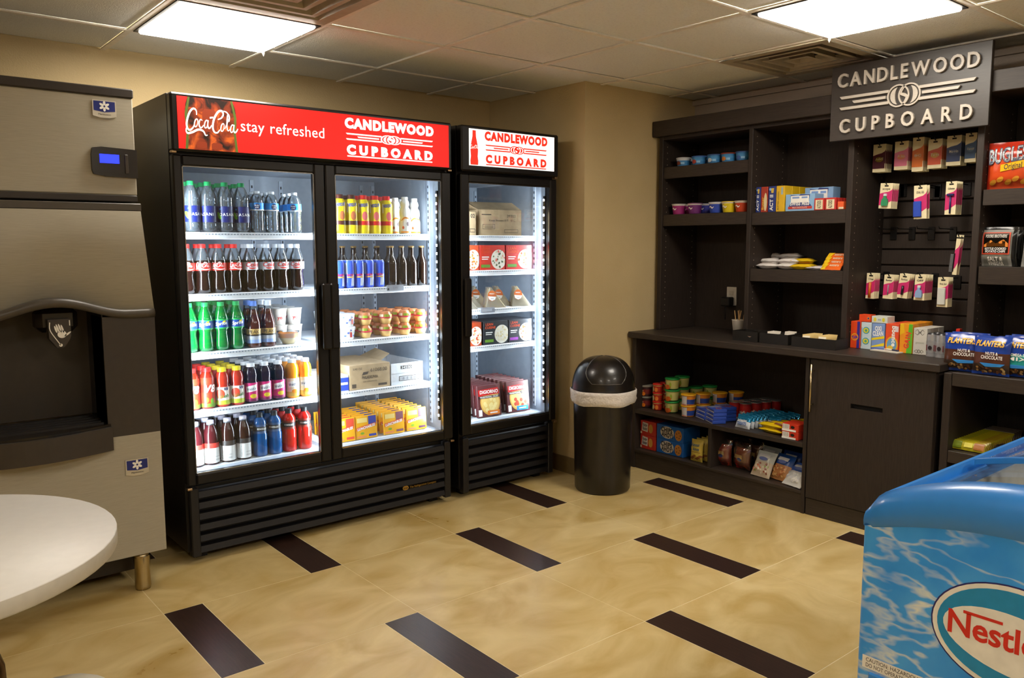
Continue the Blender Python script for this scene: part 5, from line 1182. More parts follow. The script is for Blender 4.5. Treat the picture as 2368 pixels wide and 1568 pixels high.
def swiss(w, h): return [(poly2([(-w*.38, h*.28), (w*.40, h*.28), (w*.30, h*.50), (w*.34, h*.95), (.02*w, h*.98), (-w*.05, h*.90), (-w*.32, h*.95), (-w*.30, h*.5)]), C('#2c3c7c'), .0006), (poly2([(-w*.31, h*.5), (w*.31, h*.5), (w*.31, h*.9), (-w*.31, h*.9)]), W_, .0009), (T('SWISS MISS', h*.20, h*.34, 'h', .1, w=w*.66), W_, .0012), (rect2(-w*.40, h*.12, w*.42, h*.27), C('#c43a2c'), .0009), (T('MILK CHOCOLATE', h*.08, h*.165, 'r', w=w*.5), W_, .0012), (rect2(-w*.26, h*.74, -w*.02, h*.84), C('#7a9cd4'), .0011), (rect2(w*.06, h*.74, w*.26, h*.84), C('#7a9cd4'), .0011)]
ctn('cocoa_box', 'light blue hot cocoa box with torn top on the middle bay upper shelf', 'box', 1816, 1884, 470, 1.80, .09, .090, S3+.002, C('#8cb8e0'), swiss)
o = ctn('cocoa_box', 'light blue hot cocoa box behind the torn one, turned sideways', 'box', 1860, 1926, 470, 1.915, .075, .128, S3+.002, C('#86aed8'), swiss)
def mints(w, h): return [(rect2(-w*.36, h*.08, w*.36, h*.86), C('#e4d8b4'), .0006), (xf2(text2('ALTOIDS', w*.34, 'b', width=h*.66), rot=PI/2, dx=w*.16, dy=h*.14), C('#3c3428'), .001)]
for pa, pb, nm in ((1882, 1906, 'beside the cocoa box'), (1907, 1933, 'between its twin and an orange box')):
    ctn('mint_tin', 'red and cream mint tin standing %s' % nm, 'tin', pa, pb, 480, 1.79, .022, .062, S3+.002, C('#c0302a'), mints, 'mint tins', 6, .006)
ctn('snack_box', 'small orange box next to the upright on the middle bay upper shelf', 'box', 1936, 1951, 482, 1.785, .10, .040, S3+.002, C('#e05c28'), lambda w, h: [(rect2(-w*.3, h*.05, w*.5, h*.3), C('#d8ccb0'), .0006)])
# --- middle bay lower shelf: flat candy bars
def bar(name, label, L_, wd, th, m, art, group):
    b = MB().pillow(L_, wd, th, m, 8, 6, .05, .0012, 3); f = b.front
    for S, mm in art: b.put(S, f, mm, .0004)
    o = b.build(name); return tag(o, label, 'candy bar', group)
def flat(s, x, y, z, a): return s((x, y, z), a, -PI/2)
wl = bar('candy_bar', 'white wrapped candy bar in the pile on the middle bay lower shelf', .14, .05, .030, C('#e2dcd8', .35), [(rect2(-.05, .015, .02, .033), C('#b8683c')), (rect2(.025, .01, .05, .04), C('#e8e4e0')), (rect2(-.065, .008, -.052, .042), C('#8a5a3c'))], 'white wrapped candy bars')
s = Stamp(wl); R = random.Random(4)
for k, (px, x, lv) in enumerate([(pp+4*lv, 1.795+.053*q, lv) for q in range(5) for lv in range(1 if q == 0 else 2 if q < 3 else 3) for pp in (1766, 1811)]):
    y = onx(px, 615, x).y; s((x+.02, y, S4+.018+lv*.026), RZ+R.uniform(-.12, .12), -PI/2)
yb_ = bar('candy_bar', 'yellow wrapped candy bar in the pile on the middle bay lower shelf', .13, .045, .028, C('#d8b21c', .3), [(rect2(-.04, .012, .03, .032), C('#a8441c'))], 'yellow wrapped candy bars'); s = Stamp(yb_)
for px, x, lv in ((1846, 1.79, 0), (1852, 1.85, 0), (1856, 1.91, 0), (1848, 1.86, 1), (1852, 1.92, 1)): s((x+.02, onx(px, 615, x).y, S4+.017+lv*.029), RZ+.1+.1*lv, -PI/2)
ws = bar('candy_bar', 'pale striped candy bar beside the orange candy bars', .12, .04, .016, C('#d6ced0', .3), [(rect2(-.055, .018, .055, .026), C('#a89a98'))], 'pale striped candy bars'); s = Stamp(ws)
for k in range(4): s((1.81+.045*k, onx(1888, 618, 1.82).y, S4+.011+.002*k), RZ, -PI/2)
ob = bar('candy_bar', 'orange and yellow candy bar leaning against the upright', .11, .05, .018, C('#e0641c', .3), [(poly2([(-.055, .0), (-.03, .0), (-.01, .05), (-.055, .05)]), C('#e8c01c')), (xf2(text2("REESE'S", .012, 'b', width=.05), dx=-.01, dy=.018), C('#e8dcc0'))], 'orange candy bars'); s = Stamp(ob)
for k in range(4): s((1.79+.016*k, onx(1927, 615, 1.82).y, S4+.004+.018*k), RZ, -.9)
# --- counter: paper cup with stirrers, three trays
p = onz(1709, 757, .851); p = Vector((1.86, onx(1709, 750, 1.86).y, .8505))
t = thing('paper_cup', 'white paper cup holding wooden stirrers on the counter', 'cup', p)
b = MB().lathe([(.0001, 0), (.030, 0), (.041, .088), (.0425, .090), (.0425, .092), (.040, .092), (.029, .004)], C('#dcd5ca', .6), 24, close=False); b.put(ring2(.03, .030, .010, .016, 20), cyl(.0372), C('#2c5a44'), .0015); b.build('cup', t)
stir = C('#d8ae74', .7)
for k, (a, l) in enumerate(((.35, .17), (1.4, .175), (2.6, .165), (3.5, .172), (4.6, .168), (5.5, .175))):
    o = MB().cbox(-.003, .003, -.0008, .0008, 0, .14, stir, .0005).build('wooden_stirrer'); o.location = (p.x+.013*math.cos(a), p.y+.013*math.sin(a), p.z+.008); o.rotation_euler = (-.16*math.sin(a), .16*math.cos(a), a)
    tag(o, 'thin wooden stirrer standing in the white paper cup', 'stirrer', 'stirrers in the paper cup')
trm = M('tray_black', '#17130f', .5)
def tray(label, pa, pb, py, xf, dp, h):
    ya, yb = onx(pa, py, xf).y, onx(pb, py, xf).y; w = ya-yb; b = MB(); tp = .006
    b.box(-w/2, w/2, -dp/2, dp/2, 0, .004, trm); b.box(-w/2, w/2, -dp/2, -dp/2+tp, .004, h, trm); b.box(-w/2, w/2, dp/2-tp, dp/2, .004, h, trm); b.box(-w/2, -w/2+tp, -dp/2+tp, dp/2-tp, .004, h, trm); b.box(w/2-tp, w/2, -dp/2+tp, dp/2-tp, .004, h, trm)
    b.box(-.003, .003, -dp/2+tp, dp/2-tp, .004, h*.9, trm)
    t = b.build('condiment_tray'); tag(t, label, 'tray'); place(t, (xf+dp/2, (ya+yb)/2, .8506), RZ); return (xf+dp/2, (ya+yb)/2, w, dp, h)
t1 = tray('black condiment tray next to the paper cup', 1694, 1752, 772, 1.632, .12, .055); t2 = tray('black condiment tray of white packets between two trays', 1756, 1822, 780, 1.632, .12, .055); t3 = tray('black condiment tray of yellow sugar packets beside the upright', 1830, 1932, 792, 1.628, .125, .052)
pk = bar('sweetener_packet', 'white paper sweetener packet standing in a condiment tray', .05, .06, .004, C('#cfc8bc', .7), [(rect2(-.02, .02, .02, .028), C('#8a8a90'))], 'white sweetener packets'); pk['category'] = 'packet'; s = Stamp(pk)
for k in range(7): s((t2[0]-.05+.016*k, t2[1]+(.03 if k < 4 else -.035), .857), RZ, -.35)
cr = thing('creamer_pod', 'small white creamer pod with foil lid in a condiment tray', 'creamer', (0, 0, 0), 0, 'creamer pods')
MB().lathe([(.0001, 0), (.011, 0), (.016, .022), (.018, .023)], C('#d8cdbc', .5), 14, close=False).build('pod', cr); MB().lathe([(.019, .023), (.019, .0245), (.0001, .0245)], C('#b88a78', .4), 14).build('foil_lid', cr); s = Stamp(cr)
for k, (a, c) in enumerate(((-.045, -.03), (-.04, .015), (0, .03), (.02, -.02), (.05, .01))): s((t1[0]+a, t1[1]+c-.0, .8555), 0)
for k, (a, c) in enumerate(((-.05, -.045), (-.012, -.05))): s((t2[0]+a*.6-.01, t2[1]+c*.5-.018, .905-.0), 0) if 0 else None
yp = bar('sugar_packet', 'yellow sugar packet standing in the condiment tray', .052, .062, .005, C('#d2b878', .7), [(rect2(-.02, .045, .02, .055), C('#e4dcc8'))], 'yellow sugar packets'); yp['category'] = 'packet'; s = Stamp(yp)
for k in range(8): s((t3[0]-.06+.015*k, t3[1]+.045, .857), RZ, -.30)
for k in range(7): s((t3[0]-.055+.016*k, t3[1]-.040, .857), RZ, -.30)
# --- counter under the slatwall: laundry boxes
LX = 1.800; LZ = .8502
def A_tide(w, h): return [(rect2(w*.16, 0.001, w*.44, h-.001), C('#3a2c8c'), .0005), (ell2(-w*.05, h*.42, w*.36, w*.36, 24), C('#e8a828'), .0008), (ell2(-w*.05, h*.42, w*.27, w*.27, 24), C('#e8601c'), .0011), (xf2(text2('Tide', w*.26, 'h', width=w*.58), rot=.25, dx=-w*.31, dy=h*.34), C('#2c3a9c'), .0015)]
ctn('laundry_box', 'orange laundry powder box with yellow rings at the end of the row', 'box', 1962, 1990, 770, LX, .055, .138, LZ, C('#e2481c'), A_tide, None, 2, lim_=.2085)
def A_all(w, h): return [q for k in (.3, .7) for q in ((ell2(0, h*k, w*.34, h*.13, 18), C('#3a9ab0'), .0006), (ell2(-w*.02, h*k, w*.26, h*.095, 18), C('#d8cc3c'), .0009), (ell2(.0, h*k, w*.12, h*.05, 14), C('#4aa07c'), .0012))]+[(rect2(-w*.45, h*.1, -w*.38, h*.8), C('#7a9cb8'), .0006)]
ctn('laundry_box', 'pale blue laundry sheet box with two yellow ovals', 'box', 1990.5, 2015, 772, LX, .055, .136, LZ, C('#c3d4dc'), A_all, None, 2)
def A_oxi(w, h): return [(poly2([(-w*.5, h*.36), (w*.5, h*.46), (w*.5, h*.56), (-w*.5, h*.44)]), C('#e4cc28'), .0006), (poly2([(-w*.5, h*.14), (w*.5, h*.30), (w*.5, h*.18), (-w*.5, h*.10)]), C('#e4cc28'), .0006), (T('OXI', h*.16, h*.74, 'h', w=w*.5, rot=.06), W_, .0008), (T('CLEAN', h*.16, h*.55, 'h', w=w*.82, rot=.06), W_, .0010), (rect2(-w*.5, h*.001, w*.5, h*.10), C('#5c6cac'), .0005)]
ctn('laundry_box', 'blue and yellow stain remover box in the laundry row', 'box', 2015.5, 2046, 774, LX, .055, .134, LZ, C('#7c98cc'), A_oxi, None, 3)
def A_bou(w, h): return [(ell2(0, h*.25, w*.46, h*.30, 22), C('#e4a820'), .0006), (ell2(0, h*.25, w*.36, h*.24, 22), C('#6a9cc0'), .0008), (ell2(-w*.1, h*.12, w*.22, h*.10, 16), C('#c9b03c'), .001), (xf2(text2('bounce', w*.30, 'h', width=h*.74), rot=-PI/2, dx=-.0*w, dy=h*.93), W_, .0014), (rect2(w*.2, h*.72, w*.46, h*.92), C('#e8d4d8'), .001)]
ctn('laundry_box', 'orange dryer sheet box with blue and yellow circle', 'box', 2047, 2079, 778, LX, .05, .138, LZ, C('#e2502c'), A_bou, None, 4)
def A_gain(w, h): return [(poly2([(w*.06, .001), (w*.5-.0005, .001), (w*.5-.0005, h-.001), (w*.2, h-.001)]), C('#5cb42c'), .0006), (xf2(text2('GAIN', w*.36, 'h', .1, width=h*.55), rot=PI/2-.15, dx=w*.2, dy=h*.16), C('#e0402c'), .001), (poly2([(-w*.5, h*.6), (-w*.1, h*.7), (-w*.2, h-.001), (-w*.5, h-.001)]), C('#e8b41c'), .0006)]
ctn('laundry_box', 'yellow and green laundry powder box in the laundry row', 'box', 2080, 2110.5, 780, LX-.012, .052, .145, LZ, C('#e89420'), A_gain, None, 4)
def A_gen(w, h): return [(T('genesis', w*.15, h*.42, 'r', w=w*.62), C('#9aa08c'), .0007)]+[(stroke2([(s_*w*.46*0-w*.40, y), (-w*.2, y+q*.010), (-w*.05, y-q*.006), (w*.15, y+q*.010), (w*.30, y)], .0012, .003), C('#6a665e'), .0007) for y, q in ((h*.86, 1), (h*.82, -1), (h*.10, 1), (h*.14, -1)) for s_ in (1,)]
ctn('soap_box', 'white soap box with grey scroll ornament beside the green laundry box', 'box', 2111.5, 2144, 785, LX-.012, .06, .128, LZ, C('#cbc8be'), A_gen, 'white soap boxes', 3, .001)
ctn('laundry_box', 'small orange box lying on top of the laundry row', 'box', 1986, 2014, 742, LX+.004, .05, .036, LZ+.1384, C('#e2481c'), lambda w, h: [(ell2(w*.3, h*.5, w*.12, w*.12), C('#e8a828'), .0006), (ell2(w*.3, h*.5, w*.08, w*.08), C('#3a2c8c'), .0009)])
ctn('laundry_box', 'small pale box lying on top of the laundry row', 'box', 2015, 2053, 742, LX+.004, .075, .034, LZ+.1364, C('#cdd4cc'), lambda w, h: [(ell2(-w*.28, h*.5, w*.09, h*.3), C('#d8cc3c'), .0006), (ell2(w*.25, h*.5, w*.09, h*.3), C('#d8cc3c'), .0006), (rect2(-w*.1, h*.4, w*.1, h*.6), C('#9ab0b8'), .0006)])
# deodorants
do = thing('deodorant_stick', 'grey deodorant stick with dark red label on the counter', 'deodorant', (0, 0, 0), 0, 'deodorant sticks')
b = MB(); E2 = lambda a: (.024*math.cos(a), .015*math.sin(a))
def oval(z0, z1, k0, k1, mm, b): 
    n = 20; vs = [(E2(2*PI*i/n)[0]*k0, E2(2*PI*i/n)[1]*k0, z0) for i in range(n)]+[(E2(2*PI*i/n)[0]*k1, E2(2*PI*i/n)[1]*k1, z1) for i in range(n)]
    b.add(vs, [(i, (i+1) % n, (i+1) % n+n, i+n) for i in range(n)], mm, True); b.add(vs[n:], [tuple(range(n))], mm); return b
b = oval(0, .02, .96, .96, C('#8a8a8c', .35), b); b = oval(.02, .075, 1, 1, C('#a4a4a6', .3, metal=.4), b); b.build('body', do)
b = oval(.075, .105, .98, .95, C('#b4b4b6', .25, metal=.5), MB()); b = oval(.105, .112, .95, .6, C('#2c2c30', .3), b); b.build('cap', do)
b = MB(); b.put(rect2(-.019, .028, .019, .056), lambda a, c, w=0: Vector((a, -.0155*(1-(a/.026)**2)**.5-.0012-w, c)), C('#6a1c24'), 0); b.put(ell2(0, .042, .009, .010), lambda a, c, w=0: Vector((a, -.0155*(1-(a/.026)**2)**.5-.0018-w, c)), C('#2a2022'), 0); b.build('label', do)
s = Stamp(do)
for px, x in ((2154, 1.775), (2175, 1.765), (2166, 1.83), (2187, 1.83)): s((x, onx(px, 800, x).y, .8505), RZ)
# pad and pen
p = onz(2058, 812, .852); ax = math.atan2(0, 1)
o = MB().cbox(-.075, .075, -.045, .045, 0, .006, C('#c8c2b6', .7), .001).build('note_pad'); tag(place(o, (p.x-.01, p.y, .8504), RZ-.15), 'white note pad lying on the counter before the laundry boxes', 'note pad')
t = thing('pen', 'white and blue pen lying on the note pad', 'pen', (p.x-.01, p.y, .861), RZ-.32)
MB().tube([(-.06, 0, 0), (.02, 0, 0)], .0045, C('#cfcac2', .35), 10).build('barrel', t); MB().tube([(.02, 0, 0), (.055, 0, 0), (.06, 0, 0)], [.0045, .0045, .003], C('#2c3050', .35), 10).build('grip', t); MB().tube([(-.06, 0, 0), (-.07, 0, 0)], .003, C('#2c3050', .35), 8).build('button', t)
ctn('spray_box', 'black box at the back of the counter beside the upright', 'box', 2188, 2208, 785, 1.93, .06, .105, LZ, C('#191512'), None); ctn('lighter_box', 'small bright red box at the back of the counter', 'box', 2209, 2219, 780, 1.92, .03, .125, LZ, C('#e03420'), None)
# --- slatwall hooks and hanging cards
hk = M('hook_black', '#0f0d0c', .4, .3); SWX = HB-.0345; BZ = lambda z: z
def hook(y, z, L=.19, label='black slatwall hook with nothing on it'):
    t = thing('slatwall_hook', label, 'hook', (SWX, y, z)); MB().cbox(-.006, 0, -.017, .017, -.055, .012, hk, .002).build('back_plate', t)
    MB().tube([(0, 0, 0), (-L, 0, .002), (-L-.012, 0, .014)], .0028, hk, 6).build('prong', t); return t
crd = C('#e2d6ae', .6); mag = C('#c42468', .5); orn = C('#d06a1c', .5); nvy = C('#2c3a5c', .5); gry = C('#8a8c90', .4)
def hang(label, px, py, zt, w, h, bg, art, n=5, L=.19, tilt=0, gap=.016, obj=None, px2=None):
    """a hook and its stack of blister cards; the front card hangs at the prong end; (px, py) is the hole of the front card"""
    xf = SWX-L; y = onx(px, py, xf).y; z = onx(px, py, xf).z; hook(y, z+.002, L, 'black slatwall hook carrying '+label[1])
    b = MB(); b.cbox(-w/2, w/2, -.0007, .0007, -h, .014, crd, .0003); f = plane((0, -.0007, 0), (1, 0, 0), (0, 0, 1))
    wave = [(-w/2, -h*.86), (-w*.1, -h*.82), (w*.2, -h*.74), (w/2, -h*.66), (w/2, -h*.10), (w*.42, -h*.18), (w*.2, -h*.25), (-w*.2, -h*.29), (-w/2, -h*.34)]
    b.put(poly2(wave), f, bg, .0004); b.put(rect2(-.010, -.003, .010, .004), f, hk, .0008)
    for S, mm in art(w, h): b.put(S, f, mm, .0009)
    cd_ = b.build('card') if obj is None else None
    if obj is not None:
        root = thing('blister_card', label[0], 'blister card', (0, 0, 0), 0, label[1]); c2 = b.build('card', root); obj(root, w, h)
    else: root = cd_; root.name = 'blister_card'; tag(root, label[0], 'blister card', label[1])
    s = Stamp(root)
    for k in range(n): s((xf+.004+k*gap, y, z-.0045), RZ+tilt*.0, 0, tilt)
    return root
def bot(col, capc): 
    def f(r, w, h):
        MB().lathe([(.0001, -h*.80), (.014, -h*.80), (.017, -h*.74), (.016, -h*.52), (.006, -h*.42), (.006, -h*.36)], col, 12, c=(0, -.0075)).build('bottle', r) if 0 else MB().prism([(-.015, -h*.88), (.015, -h*.88), (.017, -h*.75), (.014, -h*.6), (.006, -h*.52), (.006, -h*.44), (-.006, -h*.44), (-.006, -h*.52), (-.014, -h*.6), (-.017, -h*.75)], 'y', -.013, -.0012, col).build('bottle', r)
        MB().cbox(-.008, .008, -.012, -.002, -h*.46, -h*.34, capc, .002).build('cap', r)
    return f
def blk_(col, x0, x1, z0, z1): 
    def f(r, w, h): MB().cbox(w*x0, w*x1, -.011, -.0012, -h*z0, -h*z1, col, .003).build('product', r)
    return f
def rod(col, r_, z0, z1, x=0, head=None):
    def f(r, w, h):
        MB().tube([(x, -r_-.001, -h*z0), (x, -r_-.001, -h*z1)], r_, col, 8).build('product', r)
        if head: MB().cbox(x-head, x+head, -.013, -.001, -h*z1-.006, -h*z1+.004, col, .002).build('head', r)
    return f
def hd(s_, c2='#3a3430'): return lambda w, h: [(T(s_, w*.17, -h*.17, 'b', w=w*.6), C(c2))]
# top row, sachet cards
def sach(a, b_, word): return lambda w, h: [(rect2(-w*.44, -h*.86, w*.44, -h*.34), C(a)), (ell2(0, -h*.5, w*.3, h*.1), C(b_)), (T(word, w*.18, -h*.52, 'b', w=w*.6), C('#e0d8c0'))]
for px, py, w, h, bg, a, b_, wd_, nm in ((2034, 338, .066, .125, '#5a1c2c', '#4a1826', '#8a7a1c', 'Advil', 'dark maroon'), (2085, 331, .068, .125, '#d0607c', '#cf6a84', '#d87a1c', 'Alka', 'pink'), (2124, 322, .055, .15, '#d06a1c', '#d06a1c', '#d8842c', 'BC', 'orange'), (2163, 326, .066, .125, '#c85a30', '#c8502c', '#c9a23c', 'Tums', 'red and orange'), (2207, 318, .066, .125, '#2c3f6c', '#2c3c64', '#4a5a84', 'Motrin', 'navy'), (2246, 312, .05, .12, '#3c5a80', '#3c5a80', '#5a7aa0', 'Dayquil', 'steel blue')):
    hang(('cream blister card with %s sachet in the top row of the slatwall' % nm, '%s sachet cards' % nm), px, py, 0, w, h, C(bg), sach(a, b_, wd_), 5, .17)
# second row
hang(('magenta card with green mouthwash bottle on the slatwall', 'mouthwash cards'), 2050, 428, 0, .064, .112, mag, hd('scope'), 5, .19, .05, obj=bot(C('#2c8a5c', .25), C('#c9ccd0', .3)))
hang(('magenta card with blue and white medicine box on the slatwall', 'medicine box cards'), 2128, 433, 0, .062, .148, mag, hd('ORAL GEL'), 2, .19, -.04, .03, obj=blk_(C('#2446b0', .4), -.5, .12, .94, .42))
hang(('magenta card with dark blue razor on the slatwall', 'razor cards'), 2200, 424, 0, .050, .142, mag, hd('Gillette'), 5, .19, .0, obj=rod(C('#23265c', .35), .004, .96, .34, 0, .016))
# third row of empty hooks, and the tag comb at the side
for px in (2030, 2067, 2110, 2155, 2205): p = onx(px, 535, SWX); hook(p.y, p.z+.01, .16, 'empty black slatwall hook in the third row')['group'] = 'empty slatwall hooks'
for px in (2085, 2170): p = onx(px, 436, SWX); hook(p.y, p.z+.01, .16, 'empty black slatwall hook in the second row')['group'] = 'empty hooks in the second row'
hang(('narrow magenta card with a black comb beside the right upright', 'comb cards'), 2217, 548, 0, .020, .175, mag, lambda w, h: [], 2, .19, .07, .03, obj=lambda r, w, h: [MB().cbox(-.012, -.006, -.006, -.0012, -h*.92, -h*.42, hk, .001).build('comb_spine', r)]+[MB().cbox(-.026, -.012, -.004, -.0016, -h*(.92-.035*k), -h*(.92-.035*k)+.0028, gry, .0004).build('tooth', r) for k in range(14)])
# fourth row
hang(('magenta card with orange stick on the slatwall', 'orange stick cards'), 2014, 636, 0, .046, .118, mag, hd('Chap'), 4, .17, .02, obj=rod(C('#c8641c', .4), .007, .95, .28, 0))
hang(('magenta card with thin grey pencil on the slatwall', 'pencil cards'), 2056, 640, 0, .052, .108, mag, hd('Revlon'), 4, .17, .04, obj=rod(gry, .003, .82, .34, 0))
hang(('magenta card with black clipper on the slatwall', 'clipper cards'), 2092, 638, 0, .052, .108, mag, hd('Revlon'), 4, .17, .10, obj=rod(C('#17171a', .3), .006, .84, .42, 0))
hang(('magenta card with small sanitizer bottle on the slatwall', 'sanitizer cards'), 2128, 640, 0, .052, .112, mag, hd('OFF'), 6, .17, .02, obj=bot(C('#8aa8d0', .25), C('#c9ccd0', .3)))
hang(('magenta card with white and green packet on the slatwall', 'packet cards'), 2181, 646, 0, .050, .130, mag, hd('First Aid'), 4, .17, .0, obj=blk_(C('#c9ccc4', .5), -.44, .3, .92, .28))
# --- tall unit: bags
def bag(name, label, w, h, th, mf, art, seed, group=None, cat='bag'):
    b = MB().pillow(w, h, th, mf, 12, 14, .05, .0022, seed)
    for S, mm in art: b.put(S, b.front, mm, .0006)
    return tag(b.build(name), label, cat, group)
red_b = C('#b8301a', .25); org_b = C('#e0882a', .25); yel_b = C('#e4b41c', .25); blk_b = C('#1a1918', .25); gry_b = C('#8c8c88', .25)
bg_art = lambda: [(xf2(text2('BUGLES', .062, 'h', -.02, width=.155, slant=.1), rot=.10, dx=-.080, dy=.110), C('#4a5060')), (xf2(text2('BUGLES', .056, 'b', -.02, width=.150, slant=.1), rot=.10, dx=-.077, dy=.114), C('#c9ccd0')), (poly2([(-.03, .075), (.08, .095), (.08, .125), (-.03, .105)]), yel_b), (xf2(text2('Original', .022, 'b', slant=.2, width=.07), rot=.10, dx=-.015, dy=.084), C('#3a2c28'))]+[(ell2(-.06+.03*k, .03+.012*(k % 2), .016, .010, 10, .6), C('#d8942c')) for k in range(5)]
y = onx(2325, 400, 1.86).y; b1 = bag('snack_bag', 'red and orange corn snack bag on the tall unit upper shelf', .185, .205, .07, lambda u, v: red_b if v > .62 or u < .12 else C('#c8481c', .25), bg_art(), 5); place(b1, (1.83, y-.03, T1+.003), RZ+.1, .0)
b2 = bag('snack_bag', 'yellow corn snack bag beside the red one on the tall unit upper shelf', .17, .18, .06, yel_b, [(ell2(0, .09, .05, .04), C('#d8482c')), (ell2(.03, .03, .03, .012), W_)], 6); place(b2, (1.83, y-.22, T1+.003), RZ-.1, .0)
pc_art = [(rect2(-.055, .052, .055, .150), C('#c8482c')), (rect2(-.050, .056, .050, .146), C('#3a3026')), (poly2([(-.048, .095), (-.02, .115), (0, .10), (.03, .118), (.048, .10), (.048, .085), (-.048, .085)]), C('#d8822c')), (T('POORE BROTHERS', .013, .126, 'b', w=.085), C('#c9c4b8')), (T('KETTLE COOKED', .010, .072, 'b', w=.085), W_), (T('POTATO CHIPS', .009, .060, 'b', w=.08), W_), (T('SALT &', .016, .024, 'h', w=.06), W_), (T('VINEGAR', .014, .006, 'h', w=.062), W_)]
pc = bag('chip_bag', 'grey and black potato chip bag with orange panel on the tall unit middle shelf', .150, .175, .06, lambda u, v: blk_b if v > .93 or u > .88 else (gry_b if (u < .16 or u > .8 or v > .84) else C('#77776f', .25)), pc_art, 7, 'potato chip bags'); s = Stamp(pc)
ya = onx(2300, 600, 1.83).y
for k in range(4): s((1.82+.064*k, ya-.012, T2+.003), RZ+.06, -.06, label='grey and black potato chip bag beside the dark upright, '+ROWN[k])
for k in range(4): s((1.82+.064*k, ya-.185, T2+.003), RZ-.05, -.06, label='grey and black potato chip bag farther from the upright, '+ROWN[k])
nut = C('#b98f58', .6)
def nuts(lb, c1, wd_, px, x, rz, seed, gp, k=1):
    R = random.Random(seed); blu = C('#1c3f9c', .2); A = [(T('PLANTERS', .022, .125, 'h', .1, w=.115), C('#d8a828')), (T(wd_[0], .012, .088, 'b', w=.05, x=.012), W_), (T(wd_[1], .014, .070, 'b', w=.085, x=.012), W_), (poly2([(-.035, .052), (.065, .052), (.05, .040), (-.01, .036)]), C('#2c84cc'))]
    for q in range(26): A.append((ell2(R.uniform(-.055, .06), R.uniform(.010, .032), .006, .005, 8, R.uniform(0, 3)), C(R.choice(('#c9a060', '#8a5a30', '#e0c088', '#5a3420')))))
    o = bag('nut_pouch', lb, .155, .168, .055, lambda u, v: blu if (v > .60 or v < .06) else (c1 if v > .26 else C('#3a2a20', .3)), A, seed, gp, 'pouch'); s = Stamp(o); y = onx(px, 830, x).y
    for r in range(k): s((x+.064*r, y-.004*r, T3+.003), rz, -.06, label=lb+('' if k == 1 else ', '+('front row', 'second row', 'third row')[r]), group=None if k == 1 else 'nut pouches')
cho = C('#4e2a1c', .3); teal = C('#1f9a94', .3)
nuts('blue nut pouch with brown band at the end of the tall unit shelf', cho, ('NUTS &', 'CHOCOLATE'), 2225, 1.63, RZ+.1, 1, None, 2)
nuts('blue nut pouch with brown band pushed forward between its neighbours', cho, ('NUTS &', 'CHOCOLATE'), 2292, 1.605, RZ-.08, 2, None, 1)
nuts('blue nut pouch with teal band on the tall unit shelf', teal, ('OMEGA-3', 'MIX'), 2350, 1.635, RZ+.0, 3, None, 3)
gb = bar('granola_bar', 'yellow and green granola bar standing in a row on the lowest tall unit shelf', .155, .045, .016, C('#b4a81c', .3), [(rect2(-.075, .004, -.02, .04), C('#7a8a1c')), (rect2(.03, .006, .072, .040), C('#a86a2c')), (rect2(-.01, .012, .025, .034), C('#d8cc4c'))], 'granola bars in a row'); gb['category'] = 'snack bar'; s = Stamp(gb); yg = onx(2232, 1035, 1.62).y
for k in range(14): s((1.615+.024*k, yg-.006, T4+.004), RZ, -.55)
gw = bar('granola_bar', 'brown and white granola bar at the back of the yellow row', .155, .045, .016, C('#4a3a2c', .35), [(rect2(-.07, .026, .07, .040), C('#9a948a'))], 'brown granola bars'); gw['category'] = 'snack bar'; s = Stamp(gw)
for k in range(4): s((1.955+.028*k, yg-.006, T4+.004), RZ, -.45)
gd = bar('granola_bar', 'dark granola bar lying beside the yellow row', .14, .045, .018, C('#2e2a30', .3), [(rect2(-.05, .01, .0, .035), C('#6a4a3c')), (rect2(.01, .012, .05, .03), C('#4a6a7c'))], 'dark granola bars'); gd['category'] = 'snack bar'; s = Stamp(gd)
for k in range(10): s((1.64+.05*(k % 7), yg-.165-.01*(k % 2), T4+.012+.018*(k//7)), RZ+.1*(k % 3-1), -PI/2)
# --- base shelf unit, middle shelf
MS = .3705; bx = 1.655
br = cup('soup_cup', 'dark soup cup with grey lid at the end of the middle shelf', 'cup', .036, .0395, .060, C('#3a1e22'), C('#8a8478'), [(.25, .75, C('#7a2420'))], .010, lambda h: [(T('SPICY', .010, h*.5, 'b', x=0), C('#d8b890')), (ell2(.018, h*.3, .012, .012), C('#d8761c'))], 'dark soup cups')
stackup(br, 1494, 930, bx, MS, 2, 2, .096)
rd = cup('pasta_cup', 'small pasta cup with red lid stacked on the middle shelf', 'cup', .028, .031, .046, C('#b02a1a'), C('#cc2a1c'), [(.82, 1.01, C('#d8bc6c'))], .008, lambda h: [(ell2(-.008, h*.42, .013, h*.36), C('#d4c890')), (ell2(.02, h*.4, .01, h*.3), C('#d8762c'))], 'red-lid pasta cups')
stackup(rd, 1521, 930, bx-.012, MS, 3, 3, .07)
gn = cup('soup_cup', 'pale green soup cup with green lid stacked three high on the middle shelf', 'cup', .036, .043, .062, C('#b9b46c'), C('#1f8a3c'), [(0, .12, C('#2a4a24'))], .008, lambda h: [(poly2([(-.040, h*.55), (-.008, h*.55), (-.010, h*.9), (-.038, h*.9)]), C('#24442c')), (T('SOUP', .008, h*.68, 'b', x=-.024), W_), (ell2(.010, h*.28, .022, .014, 14, .2), C('#b8541c')), (ell2(-.006, h*.34, .010, .008), C('#d8842c')), (ell2(.03, h*.5, .006, .016), C('#8aa02c'))], 'green-lid soup cups')
s = stackup(gn, 1554, 930, bx-.01, MS, 3, 1); y = onx(1554, 930, bx).y
for k in range(3): s((bx+.088, y-.004, MS+.0006+k*gn['stackh']), RZ-.3)
